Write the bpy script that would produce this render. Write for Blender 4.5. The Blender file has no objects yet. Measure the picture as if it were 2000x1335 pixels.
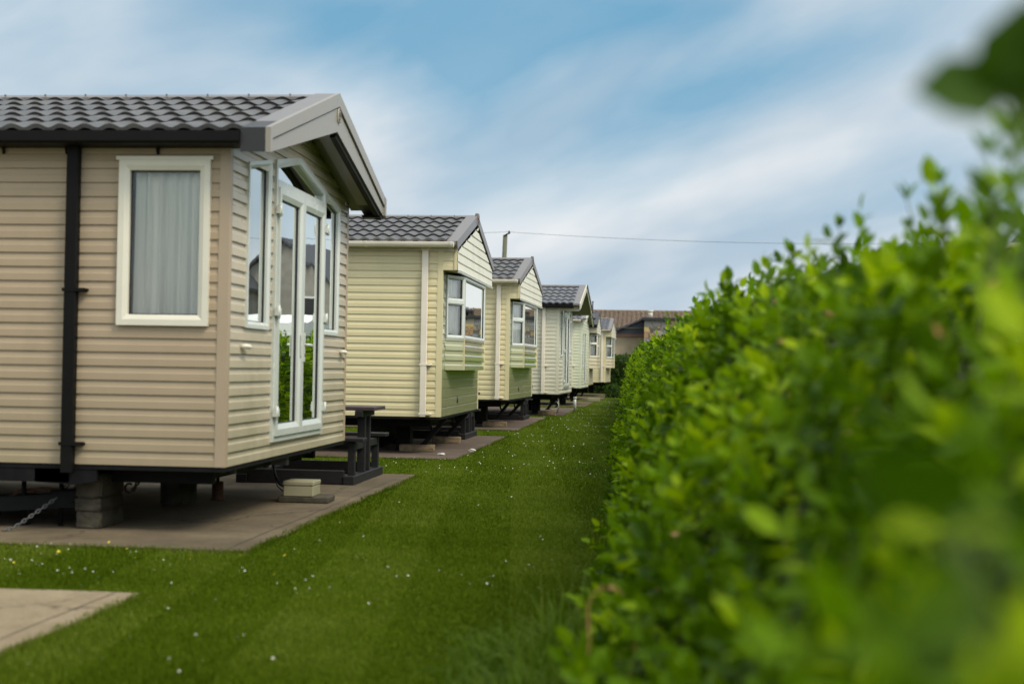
import bpy, math, random
import numpy as np
from mathutils import Vector, Matrix
random.seed(7); rng = np.random.default_rng(11)
PI = math.pi
scene = bpy.context.scene
col = scene.collection

# ------------------------------------------------------------------ materials
def _mat(name):
    m = bpy.data.materials.new(name); m.use_nodes = True
    nt = m.node_tree; b = nt.nodes['Principled BSDF']
    return m, nt, b
def _noise(nt, scale, detail=4, rough=.55, vec=None, coord='Object', stretch=None):
    tc = nt.nodes.new('ShaderNodeTexCoord'); src = tc.outputs[coord]
    if stretch:
        mp = nt.nodes.new('ShaderNodeMapping'); mp.inputs['Scale'].default_value = stretch
        nt.links.new(src, mp.inputs[0]); src = mp.outputs[0]
    n = nt.nodes.new('ShaderNodeTexNoise'); n.inputs['Scale'].default_value = scale
    n.inputs['Detail'].default_value = detail; n.inputs['Roughness'].default_value = rough
    nt.links.new(src, n.inputs['Vector']); return n
def _ramp(nt, fac, stops):
    r = nt.nodes.new('ShaderNodeValToRGB'); e = r.color_ramp.elements
    while len(e) < len(stops): e.new(.5)
    for i, (p, c) in enumerate(stops):
        e[i].position = p; e[i].color = (*c, 1) if len(c) == 3 else c
    nt.links.new(fac, r.inputs[0]); return r
def _mix(nt, fac, a, b, typ='MIX'):
    m = nt.nodes.new('ShaderNodeMix'); m.data_type = 'RGBA'; m.blend_type = typ
    for sock, v in ((m.inputs[0], fac), (m.inputs[6], a), (m.inputs[7], b)):
        if hasattr(v, 'is_output'): nt.links.new(v, sock)
        elif isinstance(v, tuple): sock.default_value = (*v, 1)
        else: sock.default_value = v
    return m.outputs[2]
def _bump(nt, b, height, strength=.2, dist=.01):
    bp = nt.nodes.new('ShaderNodeBump'); bp.inputs['Strength'].default_value = strength
    bp.inputs['Distance'].default_value = dist
    nt.links.new(height, bp.inputs['Height']); nt.links.new(bp.outputs[0], b.inputs['Normal'])
def paint(name, c, rough=.4, var=.12, scale=3, spec=.5, dirt=None, coat=0, metal=0, stretch=(1, 1, 1), bump=0):
    m, nt, b = _mat(name)
    n = _noise(nt, scale, 6, .6, stretch=stretch)
    lo = tuple(x*(1-var) for x in c); hi = tuple(min(1, x*(1+var)) for x in c)
    r = _ramp(nt, n.outputs[0], [(.3, lo), (.7, hi)]); out = r.outputs[0]
    if dirt:
        n2 = _noise(nt, 1.3, 8, .7, stretch=(1, 1, .35))
        r2 = _ramp(nt, n2.outputs[0], [(.5, (0, 0, 0)), (.72, (1, 1, 1))])
        ml = nt.nodes.new('ShaderNodeMath'); ml.operation = 'MULTIPLY'; ml.inputs[1].default_value = dirt[1]
        nt.links.new(r2.outputs[0], ml.inputs[0]); out = _mix(nt, ml.outputs[0], out, dirt[0])
        n3 = _noise(nt, 2.2, 5, .7, stretch=(3, 3, .5))      # grime that has settled along the bottom boards
        tc = nt.nodes.new('ShaderNodeTexCoord'); sx = nt.nodes.new('ShaderNodeSeparateXYZ'); nt.links.new(tc.outputs['Object'], sx.inputs[0])
        mr = nt.nodes.new('ShaderNodeMapRange'); mr.inputs[1].default_value = 1.3; mr.inputs[2].default_value = .45
        nt.links.new(sx.outputs[2], mr.inputs[0])
        mm = nt.nodes.new('ShaderNodeMath'); mm.operation = 'MULTIPLY'
        nt.links.new(mr.outputs[0], mm.inputs[0]); nt.links.new(n3.outputs[0], mm.inputs[1])
        m3 = nt.nodes.new('ShaderNodeMath'); m3.operation = 'MULTIPLY'; m3.inputs[1].default_value = dirt[1]*1.6; nt.links.new(mm.outputs[0], m3.inputs[0])
        out = _mix(nt, m3.outputs[0], out, dirt[0])
    nt.links.new(out, b.inputs['Base Color'])
    rr = _ramp(nt, n.outputs[0], [(.2, (rough*.8,)*3), (.8, (min(1, rough*1.2),)*3)])
    nt.links.new(rr.outputs[0], b.inputs['Roughness'])
    b.inputs['Specular IOR Level'].default_value = spec; b.inputs['Metallic'].default_value = metal
    b.inputs['Coat Weight'].default_value = coat; b.inputs['Coat Roughness'].default_value = .12
    if bump:
        n4 = _noise(nt, 60, 4, .6); _bump(nt, b, n4.outputs[0], bump, .004)
    return m
M = {}
GR = (.22, .2, .1)
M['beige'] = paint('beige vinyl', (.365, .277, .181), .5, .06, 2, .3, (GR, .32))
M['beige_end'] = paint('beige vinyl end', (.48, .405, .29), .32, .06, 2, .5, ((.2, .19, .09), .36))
M['beige_trim'] = paint('beige trim', (.37, .28, .185), .45, .04, 2)
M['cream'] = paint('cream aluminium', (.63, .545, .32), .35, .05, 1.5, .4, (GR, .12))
M['cream_end_greened'] = paint('greened cream aluminium end', (.37, .365, .21), .14, .05, 1.5, .6, (GR, .1), coat=.5)  # base colour darkened and greened to carry the hedge's reflection
M['cream_gable'] = paint('pale gable boards', (.72, .68, .55), .35, .05, 1.5, .5, (GR, .25))
M['stone'] = paint('stone vinyl', (.58, .55, .42), .4, .05, 2, .4, (GR, .15))
M['pale_green'] = paint('pale green vinyl', (.60, .61, .44), .4, .05, 2, .4, (GR, .15))
M['tan'] = paint('tan vinyl', (.5, .44, .3), .4, .05, 2, .4, (GR, .15))
M['upvc'] = paint('white plastic frame', (.54, .555, .50), .25, .04, 4, .5, (GR, .12))
M['upvc_cream'] = paint('cream plastic frame', (.66, .61, .49), .35, .04, 4)
M['pipe_white'] = paint('white plastic gutter', (.74, .66, .54), .35, .05, 4, .5, (GR, .2))
M['black_plastic'] = paint('black plastic gutter', (.006, .0055, .005), .5, .2, 5, .12)
M['grey_cap'] = paint('dark grey metal trim', (.032, .030, .030), .4, .15, 3, .3)
M['barge'] = paint('taupe metal trim', (.26, .23, .185), .3, .05, 3)
M['barge_grey'] = paint('grey brown barge metal', (.15, .132, .12), .3, .08, 3)
M['soffit'] = paint('olive soffit', (.16, .16, .10), .5, .1, 3)
M['gasket'] = paint('black rubber', (.02, .02, .022), .5, .1, 8)
M['steel_black'] = paint('black chassis steel', (.008, .008, .008), .6, .4, 9, .12)
M['galv'] = paint('galvanised steel', (.10, .10, .10), .55, .25, 14, .4, metal=.3)
M['rust'] = paint('rusty steel', (.10, .045, .025), .8, .5, 14, .3, bump=.4)
M['wood_black'] = paint('dark recycled plastic timber', (.016, .015, .016), .55, .3, 7, .25, stretch=(1, 6, 6), bump=.15)
M['wood_top'] = paint('dark brown timber top', (.055, .038, .042), .45, .3, 7, .5, stretch=(1, 6, 6), bump=.15)
M['block'] = paint('concrete block', (.06, .052, .036), .95, .45, 9, .2, bump=1)
M['sleeper'] = paint('sandstone sleeper', (.2, .15, .09), .95, .3, 9, .2, bump=.8)
M['box_cream'] = paint('cream plastic box', (.27, .245, .15), .6, .1, 4)
M['interior'] = paint('dim interior lining', (.10, .085, .07), .8, .2, 2)
M['brown_board'] = paint('brown fascia board', (.10, .045, .028), .6, .2, 3)
M['dark_void'] = paint('black stained boards', (.02, .02, .025), .6, .2, 3)
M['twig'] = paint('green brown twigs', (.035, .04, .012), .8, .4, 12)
M['stem'] = paint('green stem', (.10, .13, .04), .6, .2, 12)
M['straw'] = paint('dry grass', (.60, .33, .12), .7, .3, 30)
M['pole'] = paint('grey green pole', (.11, .11, .07), .9, .25, 4, .3, stretch=(8, 8, .5))
M['cable'] = paint('black cable', (.05, .055, .06), .6, .1, 4)
M['petal'] = paint('white petal', (.8, .8, .75), .6, .03, 4)
M['yellow'] = paint('yellow petal', (.75, .6, .03), .5, .1, 4)
M['render_tan'] = paint('tan roughcast', (.62, .49, .35), .95, .15, 1.6, .2, ((.14, .11, .08), .5), bump=.7)
M['slate'] = paint('grey slate', (.05, .05, .06), .6, .3, 6)
M['render_grey'] = paint('grey render', (.27, .25, .22), .9, .2, 2)
M['render_white'] = paint('white render', (.7, .7, .68), .9, .1, 2)
M['pale_stone'] = paint('pale stone', (.45, .42, .36), .9, .2, 12, .2, bump=.8)
M['hose'] = paint('black hose', (.012, .012, .013), .35, .1, 4)

def tile_mat(name, c):
    m, nt, b = _mat(name)
    n = _noise(nt, 4, 6, .6); n2 = _noise(nt, 90, 3, .6)
    r = _ramp(nt, n.outputs[0], [(.3, tuple(x*.75 for x in c)), (.7, tuple(x*1.25 for x in c))])
    r2 = _ramp(nt, n2.outputs[0], [(.35, (.7, .7, .7)), (.65, (1.2, 1.2, 1.2))])
    o = _mix(nt, 1.0, r.outputs[0], r2.outputs[0], 'MULTIPLY')
    n3 = _noise(nt, 1.1, 7, .75); r3 = _ramp(nt, n3.outputs[0], [(.55, (0, 0, 0)), (.75, (.6, .6, .6))])
    o = _mix(nt, r3.outputs[0], o, (.13, .13, .085))
    nt.links.new(o, b.inputs['Base Color']); b.inputs['Roughness'].default_value = .42
    _bump(nt, b, n2.outputs[0], .25, .003); return m
M['tile'] = tile_mat('grey brown metal tile', (.080, .075, .072))
M['tile_cool'] = tile_mat('cool grey metal tile', (.10, .10, .108))
def pantile_mat():
    m, nt, b = _mat('orange brown pantile')
    n = _noise(nt, 1.2, 8, .7); n2 = _noise(nt, 5, 2, .5, stretch=(1, .6, 1))
    r = _ramp(nt, n2.outputs[0], [(.3, (.095, .062, .044)), (.5, (.15, .095, .063)), (.7, (.21, .15, .10))])
    r2 = _ramp(nt, n.outputs[0], [(.45, (0, 0, 0)), (.65, (.6, .6, .6))])
    o = _mix(nt, r2.outputs[0], r.outputs[0], (.11, .09, .035))
    nt.links.new(o, b.inputs['Base Color']); b.inputs['Roughness'].default_value = .85; return m
M['pantile'] = pantile_mat()
def rubble_mat():
    m, nt, b = _mat('rubble stone')
    tc = nt.nodes.new('ShaderNodeTexCoord'); mp = nt.nodes.new('ShaderNodeMapping'); mp.inputs['Scale'].default_value = (1.9, 1.9, 3.6)
    nn = _noise(nt, 1.5, 2); ad = nt.nodes.new('ShaderNodeVectorMath'); ad.operation = 'MULTIPLY_ADD'
    ad.inputs[1].default_value = (.25, .25, .25)
    nt.links.new(tc.outputs['Object'], mp.inputs[0]); nt.links.new(nn.outputs[1], ad.inputs[0]); nt.links.new(mp.outputs[0], ad.inputs[2])
    v = nt.nodes.new('ShaderNodeTexVoronoi'); v.distance = 'CHEBYCHEV'; v.inputs['Scale'].default_value = 1.; nt.links.new(ad.outputs[0], v.inputs['Vector'])
    v2 = nt.nodes.new('ShaderNodeTexVoronoi'); v2.feature = 'F2'; v2.distance = 'CHEBYCHEV'; v2.inputs['Scale'].default_value = 1.; nt.links.new(ad.outputs[0], v2.inputs['Vector'])
    sb = nt.nodes.new('ShaderNodeMath'); sb.operation = 'SUBTRACT'; nt.links.new(v2.outputs[0], sb.inputs[0]); nt.links.new(v.outputs[0], sb.inputs[1])
    sx = nt.nodes.new('ShaderNodeSeparateColor'); nt.links.new(v.outputs['Color'], sx.inputs[0])
    r = _ramp(nt, sx.outputs[0], [(0, (.20, .19, .17)), (.3, (.30, .27, .21)), (.5, (.25, .25, .26)), (.7, (.48, .34, .15)), (.85, (.36, .22, .12)), (1, (.52, .47, .34))])
    r.color_ramp.interpolation = 'CONSTANT'
    n3 = _noise(nt, 12, 5); r3 = _ramp(nt, n3.outputs[0], [(.3, (.7, .7, .7)), (.7, (1.2, 1.2, 1.2))])
    o = _mix(nt, 1., r.outputs[0], r3.outputs[0], 'MULTIPLY')
    e = _ramp(nt, sb.outputs[0], [(.02, (1, 1, 1)), (.09, (0, 0, 0))])
    o = _mix(nt, e.outputs[0], o, (.09, .075, .06))
    nt.links.new(o, b.inputs['Base Color']); b.inputs['Roughness'].default_value = .9
    _bump(nt, b, sb.outputs[0], .6, .03); return m
M['rubble'] = rubble_mat()
def glass_mat():
    m = bpy.data.materials.new('window glass'); m.use_nodes = True; nt = m.node_tree; nt.nodes.clear()
    o = nt.nodes.new('ShaderNodeOutputMaterial'); mx = nt.nodes.new('ShaderNodeMixShader')
    t = nt.nodes.new('ShaderNodeBsdfTransparent'); t.inputs[0].default_value = (.93, .95, .93, 1)
    g = nt.nodes.new('ShaderNodeBsdfGlossy'); g.inputs['Roughness'].default_value = .012; g.inputs[0].default_value = (.95, .97, .93, 1)
    fr = nt.nodes.new('ShaderNodeFresnel'); fr.inputs[0].default_value = 1.5
    ml = nt.nodes.new('ShaderNodeMath'); ml.operation = 'MULTIPLY'; ml.inputs[1].default_value = 8.0; ml.use_clamp = True; pw2 = nt.nodes.new('ShaderNodeMath'); pw2.operation = 'ADD'; pw2.inputs[1].default_value = .2
    n = _noise(nt, 1.6, 2, .4); bp = nt.nodes.new('ShaderNodeBump'); bp.inputs['Strength'].default_value = .12; bp.inputs['Distance'].default_value = .012
    nt.links.new(n.outputs[0], bp.inputs['Height']); nt.links.new(bp.outputs[0], g.inputs['Normal'])
    nt.links.new(fr.outputs[0], pw2.inputs[0]); sq = nt.nodes.new('ShaderNodeMath'); sq.operation = 'MULTIPLY'; nt.links.new(fr.outputs[0], sq.inputs[0]); nt.links.new(pw2.outputs[0], sq.inputs[1]); nt.links.new(sq.outputs[0], ml.inputs[0]); nt.links.new(ml.outputs[0], mx.inputs[0])
    nt.links.new(t.outputs[0], mx.inputs[1]); nt.links.new(g.outputs[0], mx.inputs[2]); nt.links.new(mx.outputs[0], o.inputs[0]); return m
M['glass'] = glass_mat()
def curtain_mat(name, c):
    m, nt, b = _mat(name)
    n = _noise(nt, 7, 4, .6, stretch=(1, 1, .08))
    r = _ramp(nt, n.outputs[0], [(.3, tuple(x*.72 for x in c)), (.7, c)])
    nt.links.new(r.outputs[0], b.inputs['Base Color']); b.inputs['Roughness'].default_value = .9
    b.inputs['Specular IOR Level'].default_value = .1
    return m
M['net'] = curtain_mat('net curtain', (.95, .92, .86)); M['drape'] = curtain_mat('brown drape', (.42, .39, .33))
def leaf_mat(name, dark, mid, light, trans=.35, rough=.38, spec=.5):
    m, nt, b = _mat(name)
    at = nt.nodes.new('ShaderNodeAttribute'); at.attribute_name = 'tint'
    r = _ramp(nt, at.outputs['Fac'], [(0, dark), (.5, mid), (1, light)])
    nt.links.new(r.outputs[0], b.inputs['Base Color']); b.inputs['Roughness'].default_value = rough
    b.inputs['Specular IOR Level'].default_value = spec
    tr = nt.nodes.new('ShaderNodeBsdfTranslucent'); nt.links.new(_mix(nt, 1., r.outputs[0], (1.25, 1.3, .5), 'MULTIPLY'), tr.inputs[0])
    ms = nt.nodes.new('ShaderNodeMixShader'); ms.inputs[0].default_value = trans
    out = nt.nodes['Material Output']
    nt.links.new(b.outputs[0], ms.inputs[1]); nt.links.new(tr.outputs[0], ms.inputs[2]); nt.links.new(ms.outputs[0], out.inputs[0]); return m
M['leaf'] = leaf_mat('hedge leaf', (.036, .080, .0010), (.145, .258, .0018), (.34, .44, .004), .38, .45, .12)
M['leaf_dark'] = leaf_mat('far hedge leaf', (.02, .045, .003), (.035, .075, .004), (.06, .115, .006), .25, .5, .2)
M['blade'] = leaf_mat('grass blade', (.044, .074, .001), (.083, .124, .004), (.16, .195, .03), .3, .7, .06)
M['tuft'] = leaf_mat('tuft blade', (.05, .09, .003), (.09, .155, .005), (.19, .24, .04), .35, .6, .12)
def ground_mat():
    m, nt, b = _mat('mown lawn soil and thatch')
    n = _noise(nt, .35, 8, .65, stretch=(1, .5, 1)); n2 = _noise(nt, 24, 6, .75, stretch=(1, .35, 1)); n3 = _noise(nt, 1.4, 5, .6)
    r = _ramp(nt, n.outputs[0], [(.3, (.038, .064, .001)), (.5, (.055, .087, .002)), (.7, (.078, .108, .007))])
    r2 = _ramp(nt, n2.outputs[0], [(.3, (.55, .55, .5)), (.7, (1.45, 1.4, 1.4))])
    o = _mix(nt, 1., r.outputs[0], r2.outputs[0], 'MULTIPLY')
    r3 = _ramp(nt, n3.outputs[0], [(.55, (0, 0, 0)), (.8, (.5, .5, .5))])
    o = _mix(nt, r3.outputs[0], o, (.055, .068, .010))
    nt.links.new(o, b.inputs['Base Color']); b.inputs['Roughness'].default_value = .9; b.inputs['Specular IOR Level'].default_value = .04
    _bump(nt, b, n2.outputs[0], .6, .03); return m
M['ground'] = ground_mat()
def concrete_mat(name, a, c, d):
    m, nt, b = _mat(name)
    n = _noise(nt, .9, 9, .72); n2 = _noise(nt, 45, 5, .7); n3 = _noise(nt, 3.0, 7, .75)
    r = _ramp(nt, n.outputs[0], [(.28, a), (.5, c), (.72, d)])
    r2 = _ramp(nt, n2.outputs[0], [(.25, (.78, .78, .78)), (.7, (1.12, 1.12, 1.12))])
    o = _mix(nt, 1., r.outputs[0], r2.outputs[0], 'MULTIPLY')
    r3 = _ramp(nt, n3.outputs[0], [(.52, (0, 0, 0)), (.72, (.55, .55, .55))]); o = _mix(nt, r3.outputs[0], o, tuple(x*.55 for x in c))
    ng = _noise(nt, 1.7, 8, .8); rg = _ramp(nt, ng.outputs[0], [(.56, (0, 0, 0)), (.68, (.6, .6, .6))]); o = _mix(nt, rg.outputs[0], o, (.06, .062, .025))
    tcx = nt.nodes.new('ShaderNodeTexCoord'); nw = _noise(nt, 2.5, 4, .6); adx = nt.nodes.new('ShaderNodeVectorMath'); adx.operation = 'MULTIPLY_ADD'; adx.inputs[1].default_value = (.5, .5, 0)
    nt.links.new(nw.outputs[1], adx.inputs[0]); nt.links.new(tcx.outputs['Object'], adx.inputs[2])
    vo = nt.nodes.new('ShaderNodeTexVoronoi'); vo.feature = 'DISTANCE_TO_EDGE'; vo.inputs['Scale'].default_value = .55; nt.links.new(adx.outputs[0], vo.inputs['Vector'])
    rv = _ramp(nt, vo.outputs[0], [(.0, (.75, .75, .75)), (.006, (0, 0, 0))]); o = _mix(nt, rv.outputs[0], o, (.03, .025, .018))
    nt.links.new(o, b.inputs['Base Color']); b.inputs['Roughness'].default_value = .9; b.inputs['Specular IOR Level'].default_value = .2
    _bump(nt, b, n2.outputs[0], .5, .006); return m
M['conc_pale'] = concrete_mat('pale tan concrete', (.17, .13, .08), (.235, .18, .11), (.31, .245, .155))
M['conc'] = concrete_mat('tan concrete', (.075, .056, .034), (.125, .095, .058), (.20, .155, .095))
M['conc_red'] = concrete_mat('reddish concrete', (.07, .05, .036), (.105, .075, .055), (.16, .12, .09))

# ------------------------------------------------------------------ mesh builder
class MB:
    def __init__(s): s.v = []; s.f = []; s.mi = []; s.mats = []; s.cur = 0; s.smooth = False; s.sm = []
    def mat(s, key):
        if key not in s.mats: s.mats.append(key)
        s.cur = s.mats.index(key); return s
    def face(s, pts):
        i = len(s.v); s.v += [tuple(p) for p in pts]; s.f.append(tuple(range(i, i+len(pts)))); s.mi.append(s.cur); s.sm.append(s.smooth)
    def mesh(s, vs, fs):
        i = len(s.v); s.v += [tuple(p) for p in vs]
        for f in fs: s.f.append(tuple(i+k for k in f)); s.mi.append(s.cur); s.sm.append(s.smooth)
    def hexa(s, p):    # 8 corners: bottom ring 0-3, top ring 4-7
        s.mesh(p, [(0, 3, 2, 1), (4, 5, 6, 7), (0, 1, 5, 4), (1, 2, 6, 5), (2, 3, 7, 6), (3, 0, 4, 7)])
    def box(s, a, b, c=0.0):
        x0, y0, z0 = a; x1, y1, z1 = b
        if c <= 0:
            s.hexa([(x0, y0, z0), (x1, y0, z0), (x1, y1, z0), (x0, y1, z0), (x0, y0, z1), (x1, y0, z1), (x1, y1, z1), (x0, y1, z1)])
        else:           # chamfered
            vs = []; 
            for (x, sx) in ((x0, 1), (x1, -1)):
                for (y, sy) in ((y0, 1), (y1, -1)):
                    for (z, sz) in ((z0, 1), (z1, -1)):
                        vs += [(x, y+sy*c, z+sz*c), (x+sx*c, y, z+sz*c), (x+sx*c, y+sy*c, z)]
            bm_hull(s, vs)
    def bar(s, p, q, w, h, up=(0, 0, 1), c=0):
        p = Vector(p); q = Vector(q); d = (q-p); L = d.length; d.normalize()
        u = Vector(up)
        if abs(d.dot(u)) > .98: u = Vector((0, 1, 0))
        a = d.cross(u).normalized(); u = a.cross(d).normalized()
        r = []
        for e in (p, q):
            r.append([e-a*w/2-u*h/2, e+a*w/2-u*h/2, e+a*w/2+u*h/2, e-a*w/2+u*h/2])
        s.mesh(r[0]+r[1], [(0, 3, 2, 1), (4, 5, 6, 7), (0, 1, 5, 4), (1, 2, 6, 5), (2, 3, 7, 6), (3, 0, 4, 7)])
    def tube(s, pts, rad, n=8, close=False, cap=True):
        pts = [Vector(p) for p in pts]; k = len(pts)
        R = rad if isinstance(rad, (list, tuple)) else [rad]*k
        rings = []
        t0 = (pts[1]-pts[0]).normalized(); u = Vector((0, 0, 1)) if abs(t0.z) < .9 else Vector((1, 0, 0))
        for i in range(k):
            if close: t = (pts[(i+1) % k]-pts[i-1]).normalized()
            else: t = (pts[min(k-1, i+1)]-pts[max(0, i-1)]).normalized()
            a = t.cross(u).normalized(); u = a.cross(t).normalized()
            rings.append([pts[i]+(a*math.cos(2*PI*j/n)+u*math.sin(2*PI*j/n))*R[i] for j in range(n)])
        vs = [p for r in rings for p in r]; fs = []
        for i in range(k if close else k-1):
            i2 = (i+1) % k
            for j in range(n): fs.append((i*n+j, i*n+(j+1) % n, i2*n+(j+1) % n, i2*n+j))
        if cap and not close: fs += [tuple(range(n))[::-1], tuple((k-1)*n+j for j in range(n))]
        sm = s.smooth; s.smooth = True; s.mesh(vs, fs); s.smooth = sm
    def prism(s, poly, off):   # poly: list of 3D pts (planar), off: vector
        o = Vector(off); a = [Vector(p) for p in poly]; b = [p+o for p in a]; n = len(a)
        s.mesh(a+b, [tuple(range(n))[::-1], tuple(range(n, 2*n))]+[(i, (i+1) % n, n+(i+1) % n, n+i) for i in range(n)])
    def build(s, name, parent=None, mat=None, loc=None, fixn=True):
        me = bpy.data.meshes.new(name); me.from_pydata(s.v, [], s.f)
        for k in (s.mats or [mat or 'beige']): me.materials.append(M[k])
        me.polygons.foreach_set('material_index', s.mi)
        me.polygons.foreach_set('use_smooth', s.sm)
        me.update()
        o = bpy.data.objects.new(name, me); col.objects.link(o)
        if parent: o.parent = parent
        if loc: o.location = loc
        return o
import bmesh
def bm_hull(mb, pts):
    bm = bmesh.new()
    for p in pts: bm.verts.new(p)
    r = bmesh.ops.convex_hull(bm, input=bm.verts)
    bm.verts.ensure_lookup_table(); bm.verts.index_update()
    mb.mesh([v.co[:] for v in bm.verts], [tuple(v.index for v in f.verts) for f in bm.faces]); bm.free()
def mb(key):
    m = MB(); m.mat(key); return m
def tag(o, label=None, cat=None, group=None, kind=None):
    if label: o['label'] = label
    if cat: o['category'] = cat
    if group: o['group'] = group
    if kind: o['kind'] = kind
    return o
def empty(name, loc=(0, 0, 0), rz=0, **k):
    o = bpy.data.objects.new(name, None); col.objects.link(o); o.location = loc; o.rotation_euler = (0, 0, rz); o.empty_display_size = .2
    return tag(o, **k)
def copy_tree(o, parent=None):
    c = o.copy(); col.objects.link(c); c.parent = parent
    for ch in list(o.children): copy_tree(ch, c)
    return c
# a wall plane: maps (u, n, z) -> xyz
class Plane:
    def __init__(s, o, u):
        s.o = Vector(o); s.u = Vector((u[0], u[1], 0)).normalized(); s.n = Vector((s.u.y, -s.u.x, 0))
    def __call__(s, u, n, z): return s.o+s.u*u+s.n*n+Vector((0, 0, z))

def siding(m, P, u0, u1, z0, z1, pitch, depth, openings=(), ulim=None, prof=((0, 1), (.5, .93), (.56, .55), (1, 0))):
    """overlapping boards; openings = (za, zb, fl, fr); ulim(z)->(l, r) trims to a gable"""
    zs = []
    k = 0
    while z0+k*pitch < z1-1e-4:
        for t, d in prof: zs.append((z0+(k+t)*pitch, d*depth))
        k += 1
    cuts = sorted(set([z1]+[c for o in openings for c in (o[0], o[1])]))
    out = [zs[0]]
    for (za, da), (zb, db) in zip(zs[:-1], zs[1:]):
        for c in cuts:
            if za+1e-6 < c < zb-1e-6:
                t = (c-za)/(zb-za); out.append((c, da+(db-da)*t))
        out.append((zb, db))
    out = [q for q in out if q[0] <= z1+1e-5]
    for (za, da), (zb, db) in zip(out[:-1], out[1:]):
        zm = (za+zb)/2
        def lim(z): return ulim(z) if ulim else (u0, u1)
        act = sorted([o for o in openings if o[0]-1e-6 < zm < o[1]+1e-6 and not (abs(zb-za) < 1e-6 and False)], key=lambda o: o[2](zm))
        ea = [lim(za)[0]]; eb = [lim(zb)[0]]
        for o in act:
            ea += [o[2](za), o[3](za)]; eb += [o[2](zb), o[3](zb)]
        ea.append(lim(za)[1]); eb.append(lim(zb)[1])
        for i in range(0, len(ea), 2):
            if ea[i+1]-ea[i] < .004 and eb[i+1]-eb[i] < .004: continue
            m.face([P(ea[i], da, za), P(ea[i+1], da, za), P(max(eb[i+1], eb[i]), db, zb), P(eb[i], db, zb)])
def const(v): return lambda z: v

def inset(poly, d):
    n = len(poly); out = []
    for i in range(n):
        a = Vector(poly[i-1]); b = Vector(poly[i]); c = Vector(poly[(i+1) % n])
        e1 = (b-a).normalized(); e2 = (c-b).normalized()
        n1 = Vector((-e1.y, e1.x)); n2 = Vector((-e2.y, e2.x))
        bis = (n1+n2); bis = bis/max(.2, bis.length_squared)*2
        out.append(tuple(b+bis*d))
    return out
def ring(m, P, outer, inner, n0, n1, ni=None):
    """frame between two ccw polygons, from depth n0 (back) to n1 (front); ni: front depth of the inner edge"""
    if ni is None: ni = n1
    k = len(outer)
    mid = [tuple(Vector(o).lerp(Vector(i), .55)) for o, i in zip(outer, inner)]
    for i in range(k):
        j = (i+1) % k
        for a, b, na, nb in ((outer, outer, n0, n1), (outer, mid, n1, n1), (mid, inner, n1, ni), (inner, inner, ni, n0)):
            m.face([P(a[i][0], na, a[i][1]), P(a[j][0], na, a[j][1]), P(b[j][0], nb, b[j][1]), P(b[i][0], nb, b[i][1])])
def panel(m, P, poly, n): m.face([P(u, n, z) for u, z in poly])
def curtain(m, P, u0, u1, z0, z1, n, waves, amp=.024, taper=0, seed=0):
    k = max(12, int(waves*8)); vs = []; rs = random.Random(seed); ph = rs.random()*6
    for j in range(3):
        t = j/2; z = z1+(z0-z1)*t
        for i in range(k+1):
            s = i/k; u = u0+(u1-u0)*(s if not taper else s*(1-taper*t))
            w = math.sin(s*waves*2*PI+ph)+.5*math.sin(s*waves*3.7*PI+1.3+ph)+.3*math.sin(s*waves*7+ph)
            vs.append(P(u, n+amp*w*(.55+.45*t), z))
    m.smooth = True
    m.mesh(vs, [(j*(k+1)+i, j*(k+1)+i+1, (j+1)*(k+1)+i+1, (j+1)*(k+1)+i) for j in range(2) for i in range(k)])
    m.smooth = False
def window(P, poly, parent, fw=.06, mat='upvc', proud=.02, curt='net', sash=0, name='window', waves=6, cover=(0, 1), drip=False):
    inn = inset(poly, fw); m = mb(mat); ring(m, P, poly, inn, -.05, proud, proud-.014)
    if drip:
        us = [p[0] for p in poly]; zt = max(p[1] for p in poly)
        a = P(min(us)-.02, 0, zt); b = P(max(us)+.02, 0, zt)
        m.hexa([P(min(us)-.02, 0, zt), P(max(us)+.02, 0, zt), P(max(us)+.02, .045, zt-.004), P(min(us)-.02, .045, zt-.004),
                P(min(us)-.02, 0, zt+.028), P(max(us)+.02, 0, zt+.028), P(max(us)+.02, .045, zt+.02), P(min(us)-.02, .045, zt+.02)])
    g = inset(inn, .008); m.mat('gasket'); ring(m, P, inn, g, -.05, -.004)
    f = m.build(name, parent)
    p = mb('glass'); panel(p, P, g, -.012); p.build('pane', f)
    if curt:
        us = [q[0] for q in g]; zz = [q[1] for q in g]; u0, u1, z0, z1 = min(us), max(us), min(zz), max(zz)
        c = mb(curt); d = u1-u0
        curtain(c, P, u0-.06+cover[0]*d, u0+cover[1]*d+.06, z0-.06, z1+.02, -.075, waves, seed=int(abs(u0*97)+z0*31))
        c.build('curtain', f)
    return f
def rect(u0, u1, z0, z1): return [(u0, z0), (u1, z0), (u1, z1), (u0, z1)]

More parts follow.
